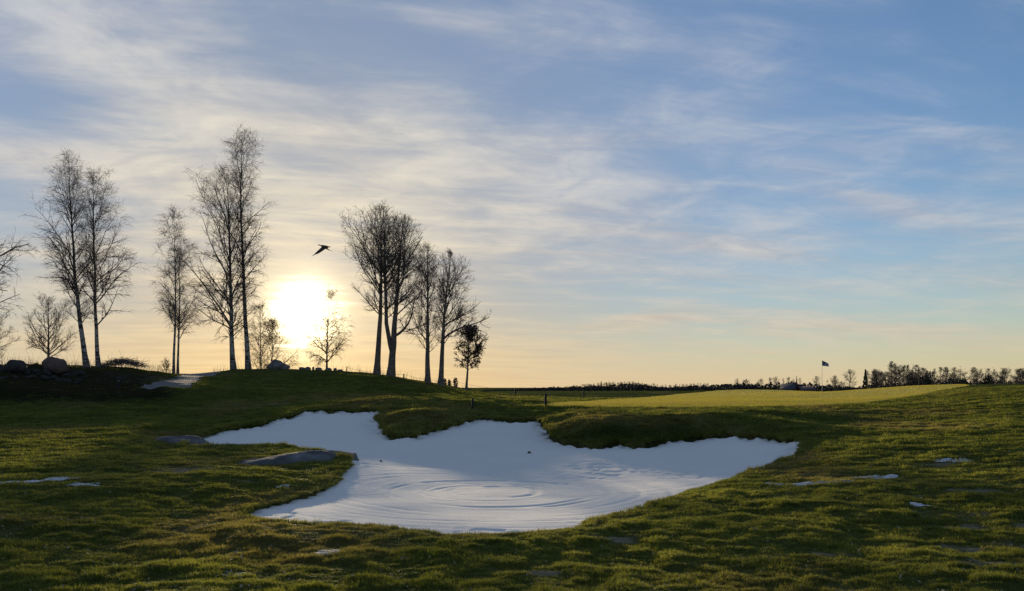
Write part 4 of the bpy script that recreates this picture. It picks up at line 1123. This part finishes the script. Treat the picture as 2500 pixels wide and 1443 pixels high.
M['shrub'] = simple('dark_evergreen', (0.016, 0.020, 0.010), (0.040, 0.045, 0.020), 1.5, 0.85, 0, 0)
for k_, (px, hp, wp, lab) in enumerate(((1086, 12, 9, 'little dark shrub, leftmost of three on the slope'), (1097, 10, 8, 'little dark shrub, middle of three on the slope'), (1112, 17, 12, 'little dark shrub beside the oak stake, tallest of three'))):
    D = 56
    root = thing('shrub', ground(px, D), lab, 'shrub', 'small shrubs on the slope')
    hh = px_m(hp + 6, D) + 0.2
    link('foliage', make_mesh('foliage', *leaf_cloud(500 + k_, 320, px_m(wp, D) / 2, hh / 2, .03, .07)), M['shrub'], root, kind='stuff')
    sv, sf = tubes(np.array([[(0, 0, -.1), (0.01, 0, hh * .4), (0, 0.01, hh * .9)]]), np.array([[.02, .015, .006]]), 5)
    link('stem', make_mesh('stem', sv, sf), M['twig'], root)

# ------------------------------------------------------------------ flag on the green
M['pole'] = simple('flag_pole', (0.55, 0.53, 0.50), (0.66, 0.64, 0.60), 4, 0.5, 0, 0)
m, t, b = new_mat('flag_cloth')
sx_ = t.nodes.new('ShaderNodeSeparateXYZ'); t.links.new(objco(t).k, sx_.inputs[0])
fx, fz = E(t, sx_.outputs[0]), E(t, sx_.outputs[2])
f = (fx * 0.9 - (fz - 1.9)).smooth(0.02, 0.10) * 1.0
g = mix(t, f, (0.06, 0.07, 0.12), (0.20, 0.23, 0.33))
t.links.new(g.k, b.inputs['Base Color'])
M['flag'] = m
FD = 58.0
flag = thing('golf_flag', ground(2007, FD), 'thin flagstick with small dark blue flag standing on the green', 'flag')
hp = px_m(78, FD)
sv, sf = tubes(np.array([[(0, 0, -.15), (0, 0, hp * .5), (0, 0, hp)]]), np.array([[.016, .014, .012]]), 8)
link('pole', make_mesh('pole', sv, sf), M['pole'], flag)
uu, vv = np.meshgrid(np.linspace(0, 1, 17), np.linspace(0, 1, 9), indexing='ij')
fl, fh = px_m(16, FD), px_m(13, FD)
gx = uu * fl + 0.014; gz = hp - 0.02 - vv * fh * (1 - 0.45 * uu) - uu * fh * 0.60; gy = 0.035 * np.sin(uu * 8 + vv * 1.5) * uu
ii = np.arange(17 * 9).reshape(17, 9); q = np.stack([ii[:-1, :-1], ii[1:, :-1], ii[1:, 1:], ii[:-1, 1:]], -1).reshape(-1, 4)
fo = link('cloth', make_mesh('cloth', np.stack([gx, gy, gz], -1).reshape(-1, 3), q), M['flag'], flag)
md = fo.modifiers.new('thickness', 'SOLIDIFY'); md.thickness = 0.004
link('cup', make_mesh('cup', *tubes(np.array([[(0, 0, -.10), (0, 0, .004)]]), np.array([[.054, .054]]), 12)), M['pole'], flag)

# ------------------------------------------------------------------ goose on the wing
M['goose'] = simple('goose_plumage', (0.030, 0.026, 0.020), (0.065, 0.056, 0.042), 7, 0.8, 0, 0)


def ell_loft(rings, sides=12):
    """rings: (centre, half-width vector a, half-height vector b)"""
    an = np.arange(sides) * 2 * math.pi / sides
    v = np.array([np.array(c_) + math.cos(a) * np.array(A) + math.sin(a) * np.array(B) for c_, A, B in rings for a in an])
    ii = np.arange(len(rings) * sides).reshape(len(rings), sides); jj = np.roll(ii, -1, 1)
    return v, np.stack([ii[:-1], ii[1:], jj[1:], jj[:-1]], -1).reshape(-1, 4)


GD = 44.0; gp = at(788, GD, zpx(604, GD)); S = px_m(1.08, GD)       # flying towards the left, wings on the down-stroke


def bd(x, z, w, h, y=0.0): return ((x, y, z), (0, w, 0), (0, 0, h))


body = ell_loft([bd(-11.4 * S, 5.0 * S, .004, .004), bd(-10.6 * S, 5.1 * S, .7 * S, .55 * S), bd(-9 * S, 5.5 * S, 1.3 * S, 1.3 * S), bd(-7.6 * S, 5.2 * S, 1.2 * S, 1.15 * S), bd(-5.5 * S, 4.5 * S, 1.1 * S, 1.1 * S), bd(-3.4 * S, 3.9 * S, 1.7 * S, 1.6 * S),
                 bd(-0.6 * S, 2.6 * S, 3.0 * S, 2.8 * S), bd(3 * S, 1.4 * S, 3.4 * S, 3.6 * S), bd(8 * S, 1.0 * S, 3.0 * S, 3.3 * S), bd(11.5 * S, 1.0 * S, 2.2 * S, 2.2 * S), bd(14 * S, 1.2 * S, 2.2 * S, 1.0 * S), bd(18 * S, 1.2 * S, 2.6 * S, .35 * S), bd(18.6 * S, 1.2 * S, .3 * S, .1 * S)], 14)


def wing(pts):
    """pts: leading edge, trailing edge pairs; a thin aerofoil lofted between them"""
    rings = []
    for le, te in pts:
        le, te = np.array(le) * S, np.array(te) * S; c_ = (le + te) / 2; A = (le - te) / 2 * 1.18
        rings.append((c_, A, np.array([.15, -.75, .30]) * S * (0.35 + 0.65 * np.linalg.norm(A) / (5 * S))))
    return ell_loft(rings, 10)


near = wing([((-1.5, 0, 2.0), (9, 0, -1.0)), ((-2.2, -3, -1.0), (8.6, -3, -3.4)), ((-5.5, -8, -6.0), (6.2, -8, -5.4)), ((-9.5, -13, -11.5), (1.0, -13, -11.0)), ((-12.5, -18, -16.5), (-6.2, -18, -17.0)), ((-15.5, -22, -20.6), (-11.8, -22, -20.0)), ((-19.5, -25, -24.6), (-19.0, -25, -24.4))])
farw = wing([((-1, 0, 2.0), (9, 0, 0)), ((2, 4, -.6), (10.5, 4, -2.5)), ((6.5, 9, -2.6), (13.5, 9, -4.4)), ((11.0, 13, -4.2), (15.5, 13, -6.0)), ((15.0, 16, -5.8), (18.0, 16, -6.8)), ((18.6, 18, -6.4), (18.9, 18, -6.7))])
gv, gf = join([body, near, farw])
link('goose', make_mesh('goose', gv, gf), M['goose'], loc=gp, label='dark goose flying left with wings down, above the low sun', category='goose')

# ------------------------------------------------------------------ farm behind the green
M['roof'] = simple('slate_roof', (0.045, 0.050, 0.060), (0.075, 0.082, 0.095), 0.6, 0.9, 0.2, 0.02)
M['roof_pale'] = simple('pale_metal_roof', (0.10, 0.075, 0.075), (0.15, 0.12, 0.12), 0.6, 0.9, 0.2, 0.02)
M['redwall'] = simple('falu_red_boards', (0.085, 0.016, 0.012), (0.130, 0.026, 0.020), 0.8, 0.9, 0.2, 0.02)
M['trim'] = simple('white_trim', (0.55, 0.55, 0.53), (0.7, 0.7, 0.68), 1, 0.7, 0, 0)
M['glass'] = simple('dark_panes', (0.02, 0.022, 0.025), (0.04, 0.042, 0.045), 1, 0.2, 0, 0, 0.5)


def box(x0, x1, y0, y1, z0, z1):
    v = np.array([(x, y, z) for x in (x0, x1) for y in (y0, y1) for z in (z0, z1)], float)
    return v, np.array([(0, 1, 3, 2), (4, 6, 7, 5), (0, 4, 5, 1), (2, 3, 7, 6), (0, 2, 6, 4), (1, 5, 7, 3)])


def barn(px, D, length, depth, eave, ridge, rz, label, roofm, windows=3, name='barn'):
    root = thing(name, ground(px, D), label, 'barn', None, rz)
    L2, W2 = length / 2, depth / 2
    v, f = box(-L2, L2, -W2, W2, -1.0, eave)
    gv_ = np.array([(s * L2, -W2, eave) for s in (-1, 1)] + [(s * L2, W2, eave) for s in (-1, 1)] + [(s * L2, 0, ridge - .1) for s in (-1, 1)])
    me = make_mesh('wall', np.vstack([v, gv_]), f, np.array([(8, 10, 12), (9, 13, 11)]), False)
    wl_ = link('wall', me, M['redwall'], root)
    ov, th_ = 0.45, 0.14
    for s in (-1, 1):
        e_z = eave - ov * (ridge - eave) / W2
        P = np.array([(-L2 - .4, 0, ridge), (L2 + .4, 0, ridge), (L2 + .4, s * (W2 + ov), e_z), (-L2 - .4, s * (W2 + ov), e_z)])
        v = np.vstack([P, P + np.array([0, 0, th_])]); fq = np.array([(0, 1, 2, 3), (7, 6, 5, 4), (0, 4, 5, 1), (1, 5, 6, 2), (2, 6, 7, 3), (3, 7, 4, 0)])
        link('roof', make_mesh('roof', v, fq, None, False), M[roofm], root)
    for i in range(windows):
        x = -L2 + length * (i + .5) / windows
        w_ = link('window', make_mesh('window', *box(x - .45, x + .45, -W2 - .05, -W2 - .003, eave * .35, eave * .75), None, False), M['trim'], root)
        link('pane', make_mesh('pane', *box(x - .35, x + .35, -W2 - .07, -W2 - .053, eave * .39, eave * .71), None, False), M['glass'], w_)
    link('door', make_mesh('door', *box(L2 + .003, L2 + .06, -0.9, 0.9, -.2, eave * .85), None, False), M['trim'] if False else M['rock_dark'], root)
    return root


barn(1926, 430, 7.0, 9.0, 1.6, 4.6, -0.55, 'dark red barn with steep grey roof behind the green', 'roof', 2)
barn(1968, 425, 7.6, 5.0, 1.7, 3.1, 0.05, 'long low red outbuilding with pale roof right of the steep barn', 'roof_pale', 4)

# ------------------------------------------------------------------ far trees: a few kinds, each tree its own object
def far_proto(seed, kind):
    if kind == 'round': kw = dict(h=10, r0=.26, t0=.18, env=((.15, 3.0), (.4, 3.5), (.7, 2.4), (1, 0.7)), n1=28, n2=8, n3=4, phi=(58, 22), up=.08, twig=.026, wander=.16)
    elif kind == 'tall': kw = dict(h=12, r0=.20, t0=.15, env=((.15, 1.5), (.4, 1.9), (.7, 1.4), (1, .5)), n1=30, n2=8, n3=5, phi=(50, 18), up=.10, twig=.026, wander=.14)
    elif kind == 'slim': kw = dict(h=11, r0=.16, t0=.2, env=((.2, 1.0), (.45, 1.3), (.75, 1.0), (1, .35)), n1=24, n2=6, n3=4, phi=(46, 20), up=.06, twig=.025, wander=.14)
    else: kw = dict(h=9, r0=.2, t0=.1, env=((.1, 3.2), (.4, 3.6), (.7, 2.8), (1, 1.0)), n1=36, n2=9, n3=5, phi=(64, 24), up=.05, twig=.028, wander=.18)
    tk, cr_, _ = bare_tree(seed=seed, sides=(5, 3, 3), **kw)
    a, b_ = make_mesh('trunk', *tk), make_mesh('crown', *cr_)
    a.materials.append(M['bark_dark']); b_.materials.append(M['twig_far'])
    return a, b_, kw['h']


PROT = {k_: [far_proto(700 + 10 * i + j, k_) for j in range(3 if k_ != 'bush' else 2)] for i, k_ in enumerate(('round', 'tall', 'slim', 'bush'))}
cm = make_mesh('foliage', *leaf_cloud(801, 900, 1.9, 4.5, .25, .55, True)); cm.materials.append(M['shrub'])
ev = make_mesh('foliage', *leaf_cloud(802, 1100, 2.6, 4.4, .22, .5)); ev.materials.append(M['shrub'])
ct = make_mesh('trunk', *tubes(np.array([[(0, 0, -.5), (0, 0, 4), (0, 0, 8.6)]]), np.array([[.18, .12, .03]]), 5)); ct.materials.append(M['bark_dark'])


def far_tree(px, D, py_top, kind, label, group, j=0, py_base=None, wide=1.0):
    z0 = zat(px, D)
    p = at(px, D, z0)
    top = zpx(py_top, D)
    rz = random.uniform(0, 6.28)
    if kind == 'fir':
        s_ = (top - z0) / 9.0; o = thing('spruce_tree', p, label, 'spruce tree', group, rz)
        parts = [('foliage', cm), ('trunk', ct)]; wide *= .85
    elif kind == 'ever':
        s_ = (top - z0) / 8.8; o = thing('evergreen_tree', p, label, 'evergreen tree', group, rz); parts = [('foliage', ev), ('trunk', ct)]
    else:
        a, b_, h = PROT[kind][j % len(PROT[kind])]
        s_ = (top - z0) / h; o = thing('bare_tree', p, label, 'bare tree', group, rz)
        parts = [('trunk', a), ('crown', b_)]
    for nme, me in parts:
        c_ = link(nme, me, None, o); c_.scale = (s_ * wide, s_ * wide, s_)
    return o


rg = np.random.default_rng(91); random.seed(91)
far_tree(2075, 330, 903, 'round', 'lone spreading bare tree standing clear behind the green, right of the flag', None, 0, wide=1.05)
far_tree(2038, 400, 918, 'bush', 'small pale bare tree between the flag and the lone spreading tree', None, 0)
far_tree(1994, 420, 919, 'round', 'small round bare tree just left of the flag', None, 1, wide=.9)
far_tree(2113, 360, 903, 'fir', 'dark spruce at the left end of the right-hand wood', None)
WOOD = 'bare trees of the wood on the right'
wl = 'bare tree in the row of the wood behind the green, at right'
for px, top, kind in ((2118, 903, 'slim'), (2140, 900, 'round'), (2152, 908, 'tall'), (2163, 905, 'round'), (2177, 885, 'tall'), (2186, 892, 'round'), (2196, 900, 'tall'), (2207, 891, 'round'), (2217, 893, 'tall'), (2228, 901, 'slim'),
                      (2236, 891, 'tall'), (2243, 899, 'round'), (2252, 901, 'tall'), (2262, 900, 'slim'), (2270, 905, 'tall'), (2281, 900, 'slim'), (2296, 898, 'tall'), (2309, 899, 'tall'), (2322, 902, 'slim'), (2330, 900, 'tall'),
                      (2345, 898, 'slim'), (2356, 900, 'slim'), (2378, 894, 'tall'), (2386, 905, 'slim'), (2395, 903, 'slim'), (2405, 903, 'slim'), (2413, 901, 'tall'), (2425, 901, 'slim'), (2434, 905, 'slim'), (2452, 902, 'round'),
                      (2476, 904, 'slim'), (2490, 902, 'tall'), (2500, 903, 'tall'), (2520, 902, 'tall'), (2540, 900, 'slim'), (2562, 903, 'tall')):
    far_tree(px, 340 + rg.uniform(-25, 45), top + rg.uniform(-3, 4), kind, wl, WOOD, int(rg.integers(0, 3)), wide=rg.uniform(1.2, 1.7))
for k_ in range(24):
    px = rg.uniform(2125, 2270) if k_ < 12 else rg.uniform(2270, 2510)
    far_tree(px, 385 + rg.uniform(-20, 40), rg.uniform(899, 914), ('round', 'tall', 'slim')[int(rg.integers(0, 3))], wl, WOOD, int(rg.integers(0, 3)), wide=rg.uniform(1.0, 1.5))
nth = -1
for px, top in ((2225, 914), (2243, 914), (2258, 916), (2338, 922), (2352, 922), (2412, 914)):
    nth += 1
    far_tree(px, 350, top, 'ever', ('first', 'second', 'third', 'fourth', 'fifth', 'sixth')[nth] + ' from left of the dark evergreens among the trunks of the right-hand wood', 'dark evergreens in the right-hand wood', wide=rg.uniform(.8, 1.3))
ORD = ('first', 'second', 'third', 'fourth', 'fifth', 'sixth', 'seventh', 'eighth', 'ninth', 'tenth', 'last')
nth = -1
ML = 'pale bare tree rising over the dark hedge behind the farm'
for px, top, kind in ((1800, 925, 'round'), (1822, 926, 'bush'), (1858, 925, 'round'), (1880, 922, 'tall'), (1893, 921, 'round'), (1912, 923, 'slim'), (1926, 921, 'tall'), (1937, 920, 'slim'), (1953, 917, 'slim'), (2020, 928, 'slim'), (2055, 932, 'bush')):
    nth += 1
    far_tree(px, 560 + rg.uniform(-30, 60), top, kind, ORD[nth] + ' from left of the bare trees over the hedge behind the farm', 'bare trees behind the farm', int(rg.integers(0, 3)))
far_tree(1945, 540, 919, 'fir', 'narrow dark spruce above the barn roof', None, wide=.5)
LL = 'small bare tree in the distant treeline left of the farm'
for k_ in range(62):
    px = 1262 + k_ * 7.6 + rg.uniform(-3, 3)
    top = np.interp(px, [1250, 1320, 1420, 1480, 1560, 1590, 1610, 1640, 1720, 1800], [950, 946, 941, 935, 933, 937, 941, 940, 936, 934]) + rg.uniform(-2.5, 2)
    far_tree(px, 880 + rg.uniform(-60, 80), top, ('round', 'bush', 'tall')[int(rg.integers(0, 3))], LL, 'bare trees of the distant treeline', int(rg.integers(0, 3)), wide=rg.uniform(.9, 1.5))
nth = -1
for px, top in ((1440, 940), (1468, 931), (1482, 935), (1487, 932), (1560, 938), (1600, 941)):
    nth += 1
    far_tree(px, 860, top, 'fir', ('first', 'second', 'third', 'fourth', 'fifth', 'sixth')[nth] + ' from left of the pointed spruces in the distant treeline', 'spruces in the distant treeline')


def thicket(name, pts, D, n, size, seed, mat, label):
    """a hedge or wood edge that reads as one dark mass: many small leafy facets along a line"""
    rg = np.random.default_rng(seed)
    pxs = np.array([p_[0] for p_ in pts]); tops_ = np.array([p_[1] for p_ in pts])
    px = rg.uniform(pxs[0], pxs[-1], n); Dv = D + rg.uniform(-.04, .04, n) * D
    x, y = (px - CX) / F_PX * Dv, Dv
    top = EYE - (np.interp(px, pxs, tops_) - HORIZON) / F_PX * D
    z0 = zbase(x, y); top = np.maximum(top + (fbm(px * .12, px * 0, seed, 3) - .5) * (top - z0) * .7, z0 + .3)
    z = z0 + (top - z0) * rg.uniform(0, 1, n) ** 0.8
    p = np.stack([x, y, z], 1); ax_ = unit(rg.normal(0, 1, (n, 3))); bx_ = unit(np.cross(ax_, rg.normal(0, 1, (n, 3)))); s_ = rg.uniform(.5, 1, (n, 1)) * size
    link(name, make_mesh(name, np.stack([p - ax_ * s_, p + bx_ * s_ * .5, p + ax_ * s_, p - bx_ * s_ * .5], 1).reshape(-1, 3), np.arange(n * 4).reshape(-1, 4), None, False), M[mat], kind='stuff', label=label)


M['hedge'] = simple('distant_thicket', (0.022, 0.022, 0.022), (0.045, 0.042, 0.040), 0.05, 0.95, 0, 0)
thicket('distant_wood', [(1180, 954), (1260, 951), (1330, 947), (1420, 944), (1470, 941), (1560, 939), (1590, 942), (1620, 946), (1700, 943), (1800, 938), (1850, 940)], 930, 9000, 1.6, 1, 'hedge', 'low dark wood on the horizon left of the farm')
thicket('hedge', [(1770, 940), (1850, 938), (1950, 936), (1990, 936), (2020, 940), (2060, 946), (2120, 944), (2200, 934), (2300, 930), (2400, 930), (2500, 932), (2600, 932)], 470, 9000, .9, 2, 'hedge', 'dark hedge and scrub behind the farm and among the right-hand wood')
thicket('woodland_scrub', [(2120, 936), (2160, 928), (2200, 920), (2260, 920), (2290, 931), (2360, 935), (2600, 935)], 370, 4200, .45, 3, 'hedge', 'dark brushwood between the trunks of the right-hand wood')
